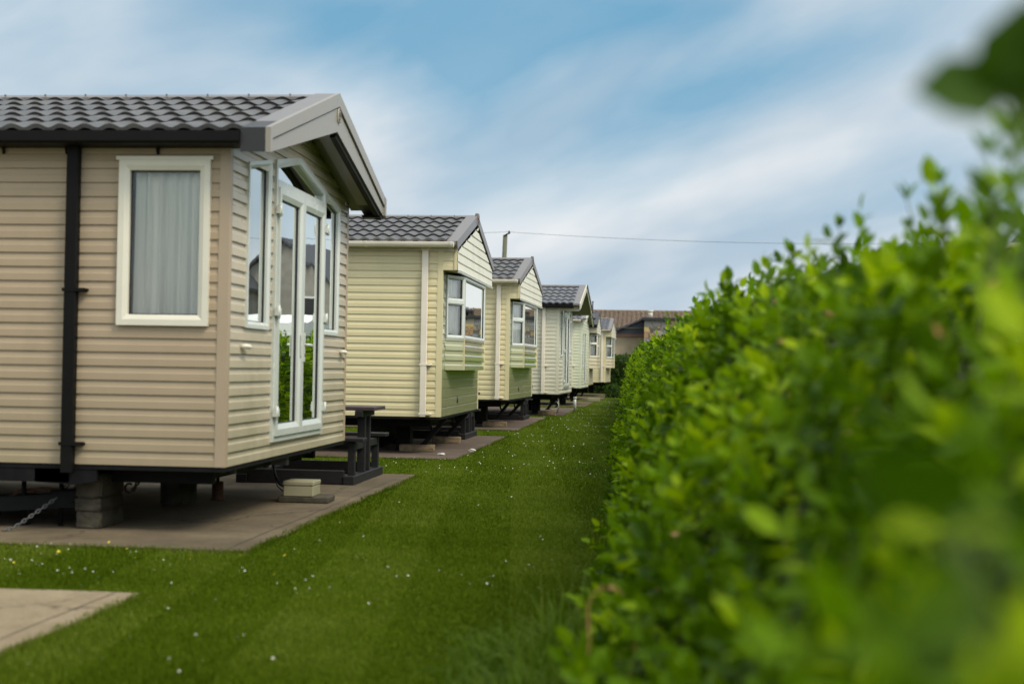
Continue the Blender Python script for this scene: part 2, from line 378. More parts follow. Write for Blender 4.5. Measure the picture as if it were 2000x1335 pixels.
# ------------------------------------------------------------------ tiled roof
def tiled_slope(m, x0, x1, ye, ze, yr, zr, pitch=.175, rows=5.4, A=.020, B=.024, smooth=True):
    S = math.hypot(yr-ye, zr-ze); d = Vector((0, (yr-ye)/S, (zr-ze)/S)); nrm = Vector((0, -d.z, d.y))
    if nrm.z < 0: nrm = -nrm
    rl = S/rows; per = 10; nx = int(math.ceil((x1-x0)/pitch*per)); xs = [min(x1, x0+i*pitch/per) for i in range(nx+1)]
    ss = []; k = 0
    while k*rl < S-1e-3:
        ss += [(k*rl, -.3*B if k == 0 else 0), (k*rl-(.0 if k == 0 else .016), B), (min(S, (k+1)*rl-.001), B*.05)]; k += 1
    def wave(x):
        t = ((x1-x)/pitch) % 1.0
        return math.sin(PI*t/.68)**1.0 if t < .68 else -.42*math.sin(PI*(t-.68)/.32)
    vs = []
    for s, b in ss:
        for x in xs:
            p = Vector((x, ye, ze))+d*s+nrm*(A*wave(x)+b); vs.append(p)
    W = len(xs); fs = [(j*W+i, j*W+i+1, (j+1)*W+i+1, (j+1)*W+i) for j in range(len(ss)-1) for i in range(W-1)]
    i0 = len(m.f); m.mesh(vs, fs)

# ------------------------------------------------------------------ caravans
def caravan(name, loc, rz, label, W, L, zb, ze, zr, wallm, endm, trimm, gut, style, xo, tilem='tile', bargem='barge_grey', frame='upvc', pitch=.0985, detail=True, pipe_x=None, ovy=.16, gutm=None):
    root = empty(name, loc, rz, label=label, cat='static caravan', group='static caravans in a row along the lawn')
    H = W/2; sl = (zr-.06-(ze+.07))/(H+ovy)        # roof rise per metre
    ey = -ovy; zed = ze+.075                         # eave edge of tiles
    topz = lambda y: zed+.0+(min(y, W-y)+ovy)*sl     # roof surface
    und = lambda y: topz(y)-.10
    # --- walls
    S = Plane((0, 0, 0), (1, 0)); S.n = Vector((0, -1, 0))      # side wall facing the camera: u = x
    E_ = Plane((0, 0, 0), (0, 1))                                # end wall facing the lawn: u = y, n = +x
    m = mb(wallm)
    sw = []
    if style == 'c1':
        sw = [(1.455, 2.60, const(-.765), const(-.125))]
    siding(m, S, -L, -.05, zb, ze+.08, pitch, .013, sw)
    m.face([(-L, W, zb), (-.05, W, zb), (-.05, W, ze+.08), (-L, W, ze+.08)])
    m.face([(-L, 0, zb), (-L, W, zb), (-L, W, ze), (-L, W/2, zr-.12), (-L, 0, ze)])
    m.face([(-L, 0, zb), (0, 0, zb), (0, W, zb), (-L, W, zb)])
    m.build('side_wall', root)
    # gable end wall with openings
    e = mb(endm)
    def ulim(z):
        t = max(0., (z-und(0))/sl); return (.055+t, W-.055-t) if z > und(0) else (.055, W-.055)
    ops = []; zt_end = und(H)-.03
    if style in ('c1', 'french'):
        k = W/3.8
        Lw = (.415*k, 1.02*k); D = (1.14*k, 2.775*k); Rw = (2.79*k, 3.40*k); pk = 1.87*k
        gz = lambda u: (2.655+(ze-2.715)) + .169*(min(u, 2*pk-u)/k-.415)
        # window heads follow the gable; openings are cut square below the heads, then sloped
        ops = [(1.46, gz(Lw[0])-.0, const(Lw[0]+.02), const(Lw[1]-.02)),
               (zb+.12, gz(D[1]), const(D[0]+.02), const(D[1]-.02)),
               (1.47, gz(Rw[1]), const(Rw[0]+.02), const(Rw[1]-.02))]
        ops.append((gz(D[1]), gz(pk)-.012, lambda z: D[0]+.02+max(0, z-gz(D[0]))*k/.169, lambda z: D[1]-.02-(z-gz(D[1]))*k/.169))
    if style == 'bow':
        b0, b1, b2, b3 = .36, .84, W-.84, W-.36; bz0, bz1 = 1.15+(zb-.516), 2.47+(zb-.516)
        ops = [(bz0, bz1, const(b0), const(b3))]
    if style == 'plain':
        ops = [(1.2, 2.3, const(.5), const(1.1)), (zb+.15, 2.35, const(1.5), const(2.3))]
    if style == 'bow':
        zlow = bz0
        siding(e, E_, .055, W-.055, zb, bz0, .127, .013, (), ulim, prof=((0, 1), (.86, 1), (.95, .1), (1, .1)))
        siding(e, E_, .055, W-.055, bz0, zt_end, pitch*1.25, .012, ops, ulim)
    else:
        siding(e, E_, .055, W-.055, zb, zt_end, pitch*(1.0), .018 if style == 'c1' else .012, ops, ulim,
               prof=((0, 1), (.52, .95), (.62, .25), (1, 0)))
    e.build('end_wall', root)
    # --- corner trims and bottom rail
    t = mb(trimm)
    t.box((-.055, -.016, zb), (.018, .0, ze+.02)); t.box((.0, .0, zb), (.018, .055, ze+.02))
    t.build('corner_trim', root); t = mb(trimm); t.box((-.0, W-.055, zb), (.018, W+.01, ze+.02)); t.build('corner_trim', root)
    r = mb('steel_black'); r.box((-L, -.006, zb-.035), (.006, W+.006, zb-.001))
    r.box((-L, .35, zb-.15), (-.18, .42, zb-.036)); r.box((-L, W-.42, zb-.15), (-.18, W-.35, zb-.036))
    r.box((-.30, .42, zb-.13), (-.24, W-.42, zb-.036)); r.box((-2.6, .42, zb-.13), (-2.5, W-.42, zb-.036))
    r.build('chassis', root)
    # --- roof
    xe = xo-.19 if style in ('c1',) else (xo-.13 if style == 'bow' else xo-.16)
    m = mb(tilem); x_0 = -L-.05
    tiled_slope(m, x_0, xe, ey, zed, H, topz(H)); tiled_slope(m, x_0, xe, W+ovy, zed, H, topz(H))
    # under-sheet closes the roof
    m.mat('black_plastic')
    m.face([(x_0, ey, zed-.03), (xe, ey, zed-.03), (xe, H, topz(H)-.03), (x_0, H, topz(H)-.03)])
    m.face([(x_0, W+ovy, zed-.03), (xe, W+ovy, zed-.03), (xe, H, topz(H)-.03), (x_0, H, topz(H)-.03)])
    roof = m.build('roof', root)
    m = mb(bargem if style != 'c1' else 'barge_grey')
    zc = topz(H)+.035; w = .10
    m.prism([(x_0, H-w, zc-w*sl), (x_0, H, zc+.008), (x_0, H+w, zc-w*sl), (x_0, H+w, zc-w*sl-.03), (x_0, H, zc-.03), (x_0, H-w, zc-w*sl-.03)], (xe-x_0, 0, 0))
    x = xe-.2
    while x > -5.5 and detail:
        m.box((x-.006, H-.06, zc-.03), (x+.006, H-.045, zc+.004)); x -= .35
    m.build('ridge_cap', roof)
    # verge / barge boards
    if style == 'c1':
        xa, xb_ = xe-.0, xo
        for sgn in (0, 1):
            fy = (lambda y: y) if sgn == 0 else (lambda y: W-y)
            e0 = ey-.03
            nb = mb('grey_cap')
            P_ = [(xa, fy(e0), zed-.155), (xa, fy(e0), zed+.012), (xa, fy(H), topz(H)+.05), (xa, fy(H), topz(H)-.26)]
            # top sheet + inner + bottom, the front carries the fascia bands
            nb.prism([P_[0], P_[1], (xa, fy(e0+.34), zed+.012+.34*sl*1.02), (xa, fy(e0+.34), zed-.155+.34*sl*.80)], (xb_-xa-.018, 0, 0))
            nb.mat('barge_grey')
            nb.prism([(xa, fy(e0+.34), zed-.155+.34*sl*.80), (xa, fy(e0+.34), zed+.0125+.34*sl*1.02), P_[2], P_[3]], (xb_-xa-.018, 0, 0))
            bb = nb.build('verge_cap', roof)
            fm = mb('barge')      # front bands: a proud lip above, a flat panel below, dark gap between
            xf = xo-.018; lipa, lipb = .085, .11
            tl, tr_ = zed+.014, topz(H)+.052
            fm.prism([(xf, fy(e0), tl), (xf, fy(H), tr_), (xf, fy(H), tr_-lipb), (xf, fy(e0), tl-lipa)], (.034, 0, 0))
            fm.prism([(xf, fy(e0+.02), tl-lipa-.012), (xf, fy(H), tr_-lipb-.014), (xf, fy(H), topz(H)-.268), (xf, fy(e0+.02), zed-.158)], (.018, 0, 0))
            fm.prism([(xf+.002, fy(e0-.002), zed-.158), (xf+.002, fy(e0-.002), tl), (xf+.002, fy(e0+.06), tl+.06*sl), (xf+.002, fy(e0+.06), zed-.158+.045*sl)], (.036, 0, 0))
            if sgn == 1:
                fm.mat('black_plastic'); fm.prism([(xf-.05, fy(e0+.06), zed-.19), (xf-.05, fy(H-.02), topz(H)-.31), (xf-.05, fy(H-.02), topz(H)-.262), (xf-.05, fy(e0+.06), zed-.12)], (.05, 0, 0))
                fm.box((xf-.17, fy(e0), zed-.175), (xf+.01, fy(e0+.16), zed-.15))
            fm.build('barge_board', roof)
        # soffit
        s_ = mb('soffit')
        for y0, y1 in ((e0+.02, H), (W-e0-.02, H)):
            zz = lambda y: zed-.10+(min(y, W-y)-e0)*(topz(H)-.16-zed+.10)/(H-e0)
            s_.face([(-.0, y0, zz(y0)), (xf-.01, y0, zz(y0)), (xf-.01, y1, zz(y1)), (-.0, y1, zz(y1))])
        s_.build('soffit', roof)
        # maker's round emblem at the apex: a ringed oval with a curled stroke
        bd = mb('upvc_cream'); cy, cz = H+.03, topz(H)-.13
        vs = [(xo+.004, cy+.045*math.cos(a*PI/12), cz+.07*math.sin(a*PI/12)) for a in range(24)]
        bd.prism(vs, (.006, 0, 0)); bd.mat('barge_grey')
        bd.tube([(xo+.012, cy+.035*math.cos(a*PI/12), cz+.056*math.sin(a*PI/12)) for a in range(24)], .005, 5, close=True)
        bd.tube([(xo+.012, cy+.018, cz+.028), (xo+.012, cy, cz+.036), (xo+.012, cy-.018, cz+.022), (xo+.012, cy, cz+.004), (xo+.012, cy+.018, cz-.012), (xo+.012, cy, cz-.034), (xo+.012, cy-.018, cz-.026)], .006, 5)
        bd.build('emblem', roof)
    else:
        deep = .10 if style == 'bow' else .09
        for sgn in (0, 1):
            fy = (lambda y: y) if sgn == 0 else (lambda y: W-y)
            e0 = ey+.02
            nb = mb(bargem)
            nb.prism([(xe-.01, fy(e0), zed+.005), (xe-.01, fy(H), topz(H)+.045), (xe-.01, fy(H), topz(H)-.01), (xe-.01, fy(e0), zed-.045)], (xo-xe+.01, 0, 0))
            if style == 'bow': nb.prism([(xo-.0, fy(e0), zed+.006), (xo-.0, fy(H), topz(H)+.046), (xo-.0, fy(H), topz(H)-.09), (xo-.0, fy(e0+.04), zed-.10)], (.02, 0, 0))
            else:
                nb.mat(trimm)
                nb.prism([(xo-.0, fy(e0), zed+.006), (xo-.0, fy(H), topz(H)+.046), (xo-.0, fy(H), topz(H)-.10), (xo-.0, fy(e0+.02), zed-.15)], (.022, 0, 0))
                if sgn == 1:
                    nb.mat('grey_cap'); nb.prism([(xo+.022, fy(e0), zed+.008), (xo+.022, fy(H), topz(H)+.05), (xo+.022, fy(H), topz(H)-.03), (xo+.022, fy(e0), zed-.09)], (.02, 0, 0))
            nb.mat(bargem); nb.build('barge_board', roof)
        if style == 'bow':     # the small ridge end cap with its rusty clip
            c = mb('barge_grey'); c.box((xo-.02, H-.05, topz(H)-.02), (xo+.035, H+.05, topz(H)+.07), .01)
            c.mat('rust'); c.box((xo+.03, H-.03, topz(H)-.10), (xo+.04, H+.01, topz(H)+.03)); c.build('ridge_end', roof)
    if style == 'bow':
        # boxed-out gable above the bay
        g = mb(wallm); zgb = 2.50+(zb-.516)
        siding(g, S, -.30*0-.0, xo, zgb, zed-.05, .125, .008)
        g.face([(0, 0, zgb), (xo, 0, zgb), (xo, W, zgb), (0, W, zgb)])
        g.face([(0, W, zgb), (xo, W, zgb), (xo, W, zed), (0, W, zed)])
        g.mat(trimm); g.box((xo-.035, -.02, zgb-.0), (xo+.004, 0.0, zed-.05))
        EE = Plane((xo-.008, 0, 0), (0, 1)); g.mat('cream_gable')  # front boards coloured paler than the sides, for light on the end
        ul = lambda z: (max(.0, (z-und(0)+.06)/sl), W-max(.0, (z-und(0)+.06)/sl))
        siding(g, EE, 0, W, zgb, und(H)+.02, .122, .02, (), ul, prof=((0, 1), (.8, .85), (.86, .3), (1, 0)))
        g.mat('upvc'); g.prism([(xo+.0, W*.02, zgb-.03), (xo+.03, W*.02, zgb-.03), (xo+.035, W*.02, zgb+.004), (xo, W*.02, zgb+.01)], (0, W*.96, 0))
        g.build('gable', root)
        # bay: three facets
        pts = [(.0, b0), (xo-.01, b1), (xo-.01, b2), (.0, b3)]
        wz0 = 1.59+(zb-.516)
        bay = mb(endm); fac = []
        for i in range(3):
            a = Vector((*pts[i], 0)); b = Vector((*pts[i+1], 0)); Pf = Plane(a, (b-a)); Lf = (b-a).length
            siding(bay, Pf, 0, Lf, bz0, wz0, .137, .016, (), None, prof=((0, 1), (.45, .85), (.6, .1), (1, 0)))
            bay.mat(trimm); bay.hexa([Pf(-.015, -.01, bz0), Pf(.03, -.01, bz0), Pf(.03, .02, bz0), Pf(-.015, .02, bz0), Pf(-.015, -.01, wz0), Pf(.03, -.01, wz0), Pf(.03, .02, wz0), Pf(-.015, .02, wz0)]) if i else None
            bay.mat(endm); fac.append((Pf, Lf))
        bay.face([(x, y, bz0) for x, y in pts]); bay.mat('interior'); bay.face([(x, y, bz1) for x, y in pts])
        bay = bay.build('bay', root)
        for i, (Pf, Lf) in enumerate(fac):
            if i in (0, 2):
                zt = wz0+.58*(bz1-wz0)
                window(Pf, rect(.02, Lf-.01, wz0, zt), bay, .045, frame, .022, 'net', waves=4)
                window(Pf, rect(.02, Lf-.01, zt, bz1-.01), bay, .045, frame, .022, 'net', waves=4)
            else:
                f = window(Pf, rect(.01, Lf-.01, wz0, bz1-.01), bay, .05, frame, .018, 'drape', cover=(.0, .1), waves=3)
                c = mb('net'); curtain(c, Pf, .1, Lf-.1, wz0-.02, wz0+.38, -.2, 14, .02, seed=5); c.build('curtain', f)
        if detail:   # little outlet in the lower panel
            c = mb('gasket'); c.tube([(.0, W*.40, zb+.2), (.02, W*.40, zb+.2)], .05, 12); c.build('vent', root)
    if style in ('c1', 'french'):
        P = E_; off = .006
        sp = lambda u: gz(u)
        left = [(Lw[0], 1.455), (Lw[1], 1.455), (Lw[1], sp(Lw[1])), (Lw[0], sp(Lw[0]))]
        right = [(Rw[0], 1.465), (Rw[1], 1.465), (Rw[1], sp(Rw[1])), (Rw[0], sp(Rw[0]))]
        window(P, left, root, .05, frame, .03, 'drape', cover=(.62, 1), waves=3)
        window(P, right, root, .05, frame, .03, 'drape', cover=(.55, 1), waves=3)
        # french door set: outer frame, fanlight, two leaves
        d0, d1 = D; zb0 = zb+.115; zm = 2.57+(ze-2.715)
        outer = [(d0, zb0), (d1, zb0), (d1, sp(d1)), (pk, sp(pk)), (d0, sp(d0))]
        m = mb(frame); ring(m, P, outer, inset(outer, .055), -.05, .035, .03)
        dr = m.build('door', root)
        tz = zm+.055; m = mb(frame); m.box(tuple(P(d0+.05, -.03, zm-.002)), tuple(P(d1-.05, .034, tz+.004))); m.build('transom', dr)
        fan = [(d0+.05, tz), (d1-.05, tz), (d1-.05, sp(d1)-.05), (pk, sp(pk)-.05), (d0+.05, sp(d0)-.05)]
        m = mb(frame); ring(m, P, fan, inset(fan, .014), -.04, .03, .015); fl = m.build('fanlight', dr)
        m = mb('glass'); panel(m, P, inset(fan, .014), -.012); m.build('fanlight_pane', dr)
        mid = (d0+d1)/2
        for a, b, sd in ((d0+.045, mid, 0), (mid, d1-.045, 1)):
            leaf = rect(a+.004, b-.004, zb0+.045, zm+.0)
            m = mb(frame)
            gl = rect(a+(.085), b-(.085), zb0+.135, zm-.085)
            ring(m, P, leaf, gl, -.03, .052, .036); m.mat('gasket'); g2 = inset(gl, .008); ring(m, P, gl, g2, -.03, .02)
            m.build('door_leaf', dr)
            m = mb('glass'); panel(m, P, g2, .01); m.build('door_pane', dr)
            m = mb('drape'); cw = .22 if sd == 0 else .26
            curtain(m, P, b-.08-cw, b-.03, zb0, zm, -.14, 2.5, .02, seed=sd); m.build('curtain', dr)
        hz = (.82, 1.6, 2.39)
        for q in hz:
            for hy in (d0+.02, d1-.02):
                h = mb(frame); h.tube([P(hy, .062, q-.05), P(hy, .062, q+.05)], .014, 8); s1 = 1 if hy < mid else -1
                lo, hi = sorted((hy-.03*s1, hy+.07*s1))
                h.box(tuple(P(lo, .036, q-.03)), tuple(P(hi, .066, q+.03))); h.build('hinge', dr)
        h = mb(frame); cx = mid+.045
        h.box(tuple(P(cx-.02, .052, 1.22)), tuple(P(cx+.02, .062, 1.46))); h.tube([P(cx, .06, 1.36), P(cx, .10, 1.36), P(cx+.115, .10, 1.355)], .011, 8)
        h.mat('gasket'); h.box(tuple(P(cx-.006, .062, 1.26)), tuple(P(cx+.006, .065, 1.285)))
        h.build('door_handle', dr)
        h = mb(frame); cx = mid-.045; h.box(tuple(P(cx-.018, .052, 1.26)), tuple(P(cx+.018, .06, 1.44))); h.build('lock_plate', dr)
        # dark back room surface so the glass shows a dim interior
    if style == 'plain':
        window(E_, rect(.5, 1.1, 1.2, 2.3), root, .05, frame, .02, 'net')
        window(E_, rect(1.5, 2.3, zb+.15, 2.35), root, .05, frame, .02, 'drape', name='door')
    # side fillers under deep canopies: a lintel and a ceiling
    if style == 'french':
        s_ = mb(trimm)
        s_.box((-.0, .02, ze-.10), (xo-.02, .05, zed-.06))
        s_.mat('soffit')
        s_.face([(0.005, .05, ze-.02), (xo-.01, .05, ze-.02), (xo-.01, H, und(H)+.03), (.005, H, und(H)+.03)])
        s_.face([(0.005, W+.1, ze-.06), (xo-.01, W+.1, ze-.06), (xo-.01, H, und(H)+.03), (.005, H, und(H)+.03)])
        s_.build('canopy_ceiling', roof)
    # --- gutters and downpipe
    gm = gutm or gut; gx = xe-.0 if style != 'bow' else xo-.02
    m = mb(gut); n = 8
    gy, gzz = ey-.045, zed-.035
    if gut == 'black_plastic': pr = [(gx, ey-.005, zed-.02), (gx, ey-.07, zed-.015), (gx, ey-.07, zed-.085), (gx, ey-.05, zed-.10), (gx, 0, zed-.105), (gx, 0, zed-.03)]
    else: pr = [(gx, gy+.055*math.cos(PI+PI*i/n), gzz+.01+.062*math.sin(PI+PI*i/n)) for i in range(n+1)]+[(gx, gy+.055, gzz+.022), (gx, gy-.055, gzz+.022)]
    m.prism(pr, (-L-gx, 0, 0))
    if gut != 'black_plastic':
        x = gx
        for k in range(5):
            m.prism([(x-.02, p[1]*1.0-.0+(p[1]-gy)*.12, p[2]+(p[2]-gzz)*.12) for p in pr], (-.03, 0, 0)); x -= 1.15
        m.box((-L, -.03, zed-.12), (gx-.02, -.014, zed-.03))
    gobj = m.build('gutter', root)
    if gut == 'black_plastic' and detail:
        for x in (-.5, -1.16, -1.62, -2.6): c = mb('black_plastic'); c.prism([(x-.02, -.02, zed-.10), (x+.0, -.05, zed-.10), (x-.01, -.02, zed-.15)], (.02, 0, 0)); c.build('gutter_bracket', gobj)
    if pipe_x is not None:
        m = mb(gm); pw = .084 if style == 'c1' else .085
        m.box((pipe_x-pw/2, -.085, zb-.0 if style != 'c1' else zb-.06), (pipe_x+pw/2, -.02, zed-.09), .006)
        if gut != 'black_plastic': m.prism([(pipe_x-.09, -.10, zed-.06), (pipe_x+.09, -.10, zed-.06), (pipe_x+.045, -.09, zed-.12), (pipe_x-.045, -.09, zed-.12)], (0, .06, 0))
        for z in ((1.69, .62) if style == 'c1' else (1.22+(zb-.516), zb+.04)):
            m.box((pipe_x-pw/2-.012, -.09, z-.012), (pipe_x+pw/2+.06, -.012, z+.012))
            m.tube([(pipe_x+pw/2+.045, -.04, z-.0), (pipe_x+pw/2+.075, -.04, z)], .012, 6)
        m.build('downpipe', gobj)
    # --- side window (front) of the beige caravan
    if style == 'c1':
        window(S, rect(-.772, -.118, 1.450, 2.605), root, .075, 'upvc_cream', .04, 'net', waves=6, cover=(.14, 1), drip=True)
        for y in (.37, 3.56):
            h = mb('upvc_cream'); h.tube([(.012, y-.06, 1.32), (.055, y-.05, 1.32), (.06, y+.02, 1.315), (.05, y+.07, 1.31)], [.016, .018, .02, .012], 8)
            h.tube([(.01, y, 1.32), (.05, y, 1.32)], .015, 8); h.build('door_catch', root)
    return root
ZG = {}
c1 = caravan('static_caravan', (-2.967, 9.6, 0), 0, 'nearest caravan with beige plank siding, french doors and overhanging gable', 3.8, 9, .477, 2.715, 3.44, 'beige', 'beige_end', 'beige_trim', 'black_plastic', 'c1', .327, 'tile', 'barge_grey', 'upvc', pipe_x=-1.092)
c2 = caravan('static_caravan', (-2.889, 19.0, 0), 0, 'cream caravan with boxed window bay just behind the beige one', 4.05, 9, .516, 2.80, 3.47, 'cream', 'cream_end_greened', 'cream', 'pipe_white', 'bow', .205, pipe_x=-.22)
c3 = caravan('static_caravan', (-2.87, 27.7, .05), math.radians(-1.6), 'cream caravan with window bay directly in front of the telegraph pole', 4.0, 9, .516, 2.80, 3.47, 'cream', 'cream_end_greened', 'cream', 'pipe_white', 'bow', .205, pipe_x=-.2)
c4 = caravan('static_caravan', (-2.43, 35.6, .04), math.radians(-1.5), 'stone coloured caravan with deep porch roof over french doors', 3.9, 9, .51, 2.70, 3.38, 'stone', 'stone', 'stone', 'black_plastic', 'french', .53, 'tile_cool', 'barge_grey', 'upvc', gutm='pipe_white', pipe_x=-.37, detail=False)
c5 = caravan('static_caravan', (-2.37, 45.5, .03), math.radians(-.6), 'narrow view of a pale green caravan, half hidden by the porch roof', 3.9, 9, .55, 2.68, 3.28, 'pale_green', 'pale_green', 'pale_green', 'pipe_white', 'plain', .14, 'tile_cool', pipe_x=-.31, detail=False)
c6 = caravan('static_caravan', (-2.53, 54.0, .04), 0, 'distant caravan with thick dark grey roof edge and white bay window', 3.9, 9, .54, 2.76, 3.40, 'tan', 'tan', 'tan', 'black_plastic', 'bow', .30, 'tile_cool', 'grey_cap', 'upvc_cream', pipe_x=None, detail=False)
c7 = caravan('static_caravan', (-2.18, 62.0, .12), math.radians(-1.5), 'farthest caravan, cream with a small grey tiled roof, by the end hedge', 3.8, 8, .5, 2.74, 3.38, 'cream', 'tan', 'cream', 'pipe_white', 'bow', .24, 'tile_cool', pipe_x=-.14, detail=False)

# ------------------------------------------------------------------ ground, pads
def ground():
    m = mb('ground'); xs = [-400, -60, -20, -8, 0, 8, 20, 60, 400]; ys = [-60, -5, 5, 15, 30, 50, 70, 90, 130, 900]
    m.mesh([(x, y, -.012) for y in ys for x in xs], [(j*len(xs)+i, j*len(xs)+i+1, (j+1)*len(xs)+i+1, (j+1)*len(xs)+i) for j in range(len(ys)-1) for i in range(len(xs)-1)])
    o = m.build('ground'); tag(o, kind='structure', label='mown green lawn running between caravans and hedge')
ground()
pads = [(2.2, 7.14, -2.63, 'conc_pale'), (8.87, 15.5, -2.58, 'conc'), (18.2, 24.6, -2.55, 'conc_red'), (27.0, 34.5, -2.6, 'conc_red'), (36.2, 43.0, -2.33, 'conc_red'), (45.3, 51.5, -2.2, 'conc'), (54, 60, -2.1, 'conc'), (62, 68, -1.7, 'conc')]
def wob(x, y, s=1.): return math.sin(x*3.1*s+y*1.7)+.6*math.sin(x*7.3*s+y*4.1*s+1)+.35*math.sin(x*17*s-y*13*s)
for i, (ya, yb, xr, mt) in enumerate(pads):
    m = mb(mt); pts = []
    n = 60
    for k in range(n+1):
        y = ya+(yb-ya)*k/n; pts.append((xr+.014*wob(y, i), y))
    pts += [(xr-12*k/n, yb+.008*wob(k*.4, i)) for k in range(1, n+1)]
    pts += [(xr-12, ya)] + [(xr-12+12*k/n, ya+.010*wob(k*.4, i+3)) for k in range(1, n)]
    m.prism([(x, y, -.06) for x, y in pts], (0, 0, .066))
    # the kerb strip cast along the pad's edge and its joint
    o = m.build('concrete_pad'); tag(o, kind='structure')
    if i < 2:
        m = mb('gasket'); jx = xr-.13
        m.mesh([(jx+.006*wob(y*.5, 9)+w, y, .008) for k in range(41) for y in [ya+.02+(yb-ya-.04)*k/40] for w in (-.003, .003)], [(2*k, 2*k+1, 2*k+3, 2*k+2) for k in range(40)])
        o = m.build('pad_joint'); o['kind'] = 'structure'

# ------------------------------------------------------------------ vectorised scatter helper
def scatter_mesh(name, V, F, tint, matkey, parent=None, smooth=False):
    """V (n,k,3), F list of index tuples within k; tint (n,)"""
    n, k, _ = V.shape; me = bpy.data.meshes.new(name)
    nf = len(F); sizes = np.array([len(f) for f in F]); flat = np.concatenate([np.array(f) for f in F])
    me.vertices.add(n*k); me.vertices.foreach_set('co', V.reshape(-1).astype(np.float32))
    loops = (flat[None, :]+(np.arange(n)*k)[:, None]).reshape(-1)
    tot = np.tile(sizes, n); start = np.concatenate([[0], np.cumsum(tot)[:-1]])
    me.loops.add(len(loops)); me.loops.foreach_set('vertex_index', loops.astype(np.int32))
    me.polygons.add(n*nf); me.polygons.foreach_set('loop_start', start.astype(np.int32)); me.polygons.foreach_set('loop_total', tot.astype(np.int32))
    me.polygons.foreach_set('use_smooth', np.full(n*nf, smooth))
    me.update(calc_edges=True)
    a = me.attributes.new('tint', 'FLOAT', 'POINT'); a.data.foreach_set('value', np.repeat(tint, k).astype(np.float32))
    me.materials.append(M[matkey]); me.validate()
    o = bpy.data.objects.new(name, me); col.objects.link(o)
    if parent: o.parent = parent
    return o
def norm(a): return a/np.maximum(1e-9, np.linalg.norm(a, axis=-1, keepdims=True))
LEAF_HI = (np.array([(0, 0, 0), (.3, -.42, .06), (.3, 0, 0), (.3, .42, .06), (.68, -.38, .04), (.68, 0, -.03), (.68, .38, .04), (1, 0, -.10)]),
           [(0, 1, 2), (0, 2, 3), (1, 4, 5, 2), (2, 5, 6, 3), (4, 7, 5), (5, 7, 6)])
LEAF_LO = (np.array([(0, 0, 0), (.45, -.45, .05), (.55, .45, .05), (1, 0, -.06)]), [(0, 1, 3, 2)])
def leaves(P, D, N, size, aspect, tpl):
    D = norm(D); S = norm(np.cross(D, N)); N2 = np.cross(S, D)
    t = tpl[0]
    return P[:, None, :]+size[:, None, None]*(t[None, :, 0:1]*D[:, None, :]+t[None, :, 1:2]*aspect*S[:, None, :]+t[None, :, 2:3]*N2[:, None, :])
def sprigs(O, A, nl, length, lsize, aspect=.60, tpl=LEAF_HI, spread=(.6, 1.25)):
    n = len(O); A = norm(A); ref = norm(rng.normal(size=(n, 3))); B = norm(np.cross(A, ref)); C = np.cross(A, B)
    Vs = []
    ph = rng.random(n)*6.28
    for j in range(nl):
        t = (j+.5)/nl; ang = ph+j*PI/2*1.0+(j//2)*1.1+rng.normal(size=n)*.3
        R = np.cos(ang)[:, None]*B+np.sin(ang)[:, None]*C
        th = (spread[1]*(1-t)+spread[0]*t)+rng.normal(size=n)*.2
        if j == nl-1: th = th*.3
        D = np.cos(th)[:, None]*A+np.sin(th)[:, None]*R
        N = np.sin(th)[:, None]*A-np.cos(th)[:, None]*R+rng.normal(size=(n, 3))*.15
        sz = lsize*(.75+.45*rng.random(n))*(1-.25*t)
        Vs.append(leaves(O+A*(length*t)[:, None], D, N, sz, aspect, tpl))
    return np.concatenate(Vs, 0)

# ------------------------------------------------------------------ the long hedge
yk = np.array([0., .7, 1.0, 1.5, 2.3, 3.2, 3.9, 4.6, 6., 7.8, 10., 12, 20., 26, 40, 58])
crest = np.interp; cx_ = np.array([.12, .20, .28, .42, .58, .64, .54, .42, .37, .34, .32, .23, -.03, -.22, -.55, -.92])
fx_ = np.array([.0, -.02, -.04, -.12, -.18, -.20, -.21, -.21, -.19, -.18, -.19, -.23, -.48, -.58, -.82, -1.15])
hz_ = np.array([1.12, 1.13, 1.15, 1.27, 1.36, 1.46, 1.54, 1.52, 1.53, 1.55, 1.58, 1.58, 1.58, 1.58, 1.58, 1.58])
WID = 1.25
def lump(y, q):
    return .5*np.sin(y*1.9+q*2.3)+.35*np.sin(y*4.3-q*5.1+1.2)+.25*np.sin(y*9.1+q*9.7+.4)+.2*np.sin(y*17.3+q*13+2)
def hedge_surface(y, q):
    """q in 0..1 up the face, 1..1.55 across the top, 1.55..2 down the back; returns point, outward normal"""
    c = np.interp(y, yk, cx_); f = np.interp(y, yk, fx_); H = np.interp(y, yk, hz_)
    t = np.clip(q, 0, 1)
    z = H*np.where(q < 1, t*.94, np.where(q < 1.55, .94+.06*np.sin(np.clip((q-1)/.55, 0, 1)*PI), .94*(1-(q-1.55)/.45)))
    x = np.where(q < 1, f+(c-f)*(t**1.25), np.where(q < 1.55, c+(q-1)/.55*WID, c+WID+.2*(q-1.55)/.45))
    nx = np.where(q < 1, -1., np.where(q < 1.55, (q-1.27)*1.2, 1.)); nz = np.where(q < 1, .25+.9*t**3, np.where(q < 1.55, 1., .2))
    n = norm(np.stack([nx, np.zeros_like(nx), nz], -1))
    p = np.stack([x, y, z], -1)+n*(lump(y, q)*.10)[..., None]
    return p, n
hedge = empty('hedge', (1.0, 10, 0), label='long bright green leafy hedge down the right side, blurred up close', cat='hedge')
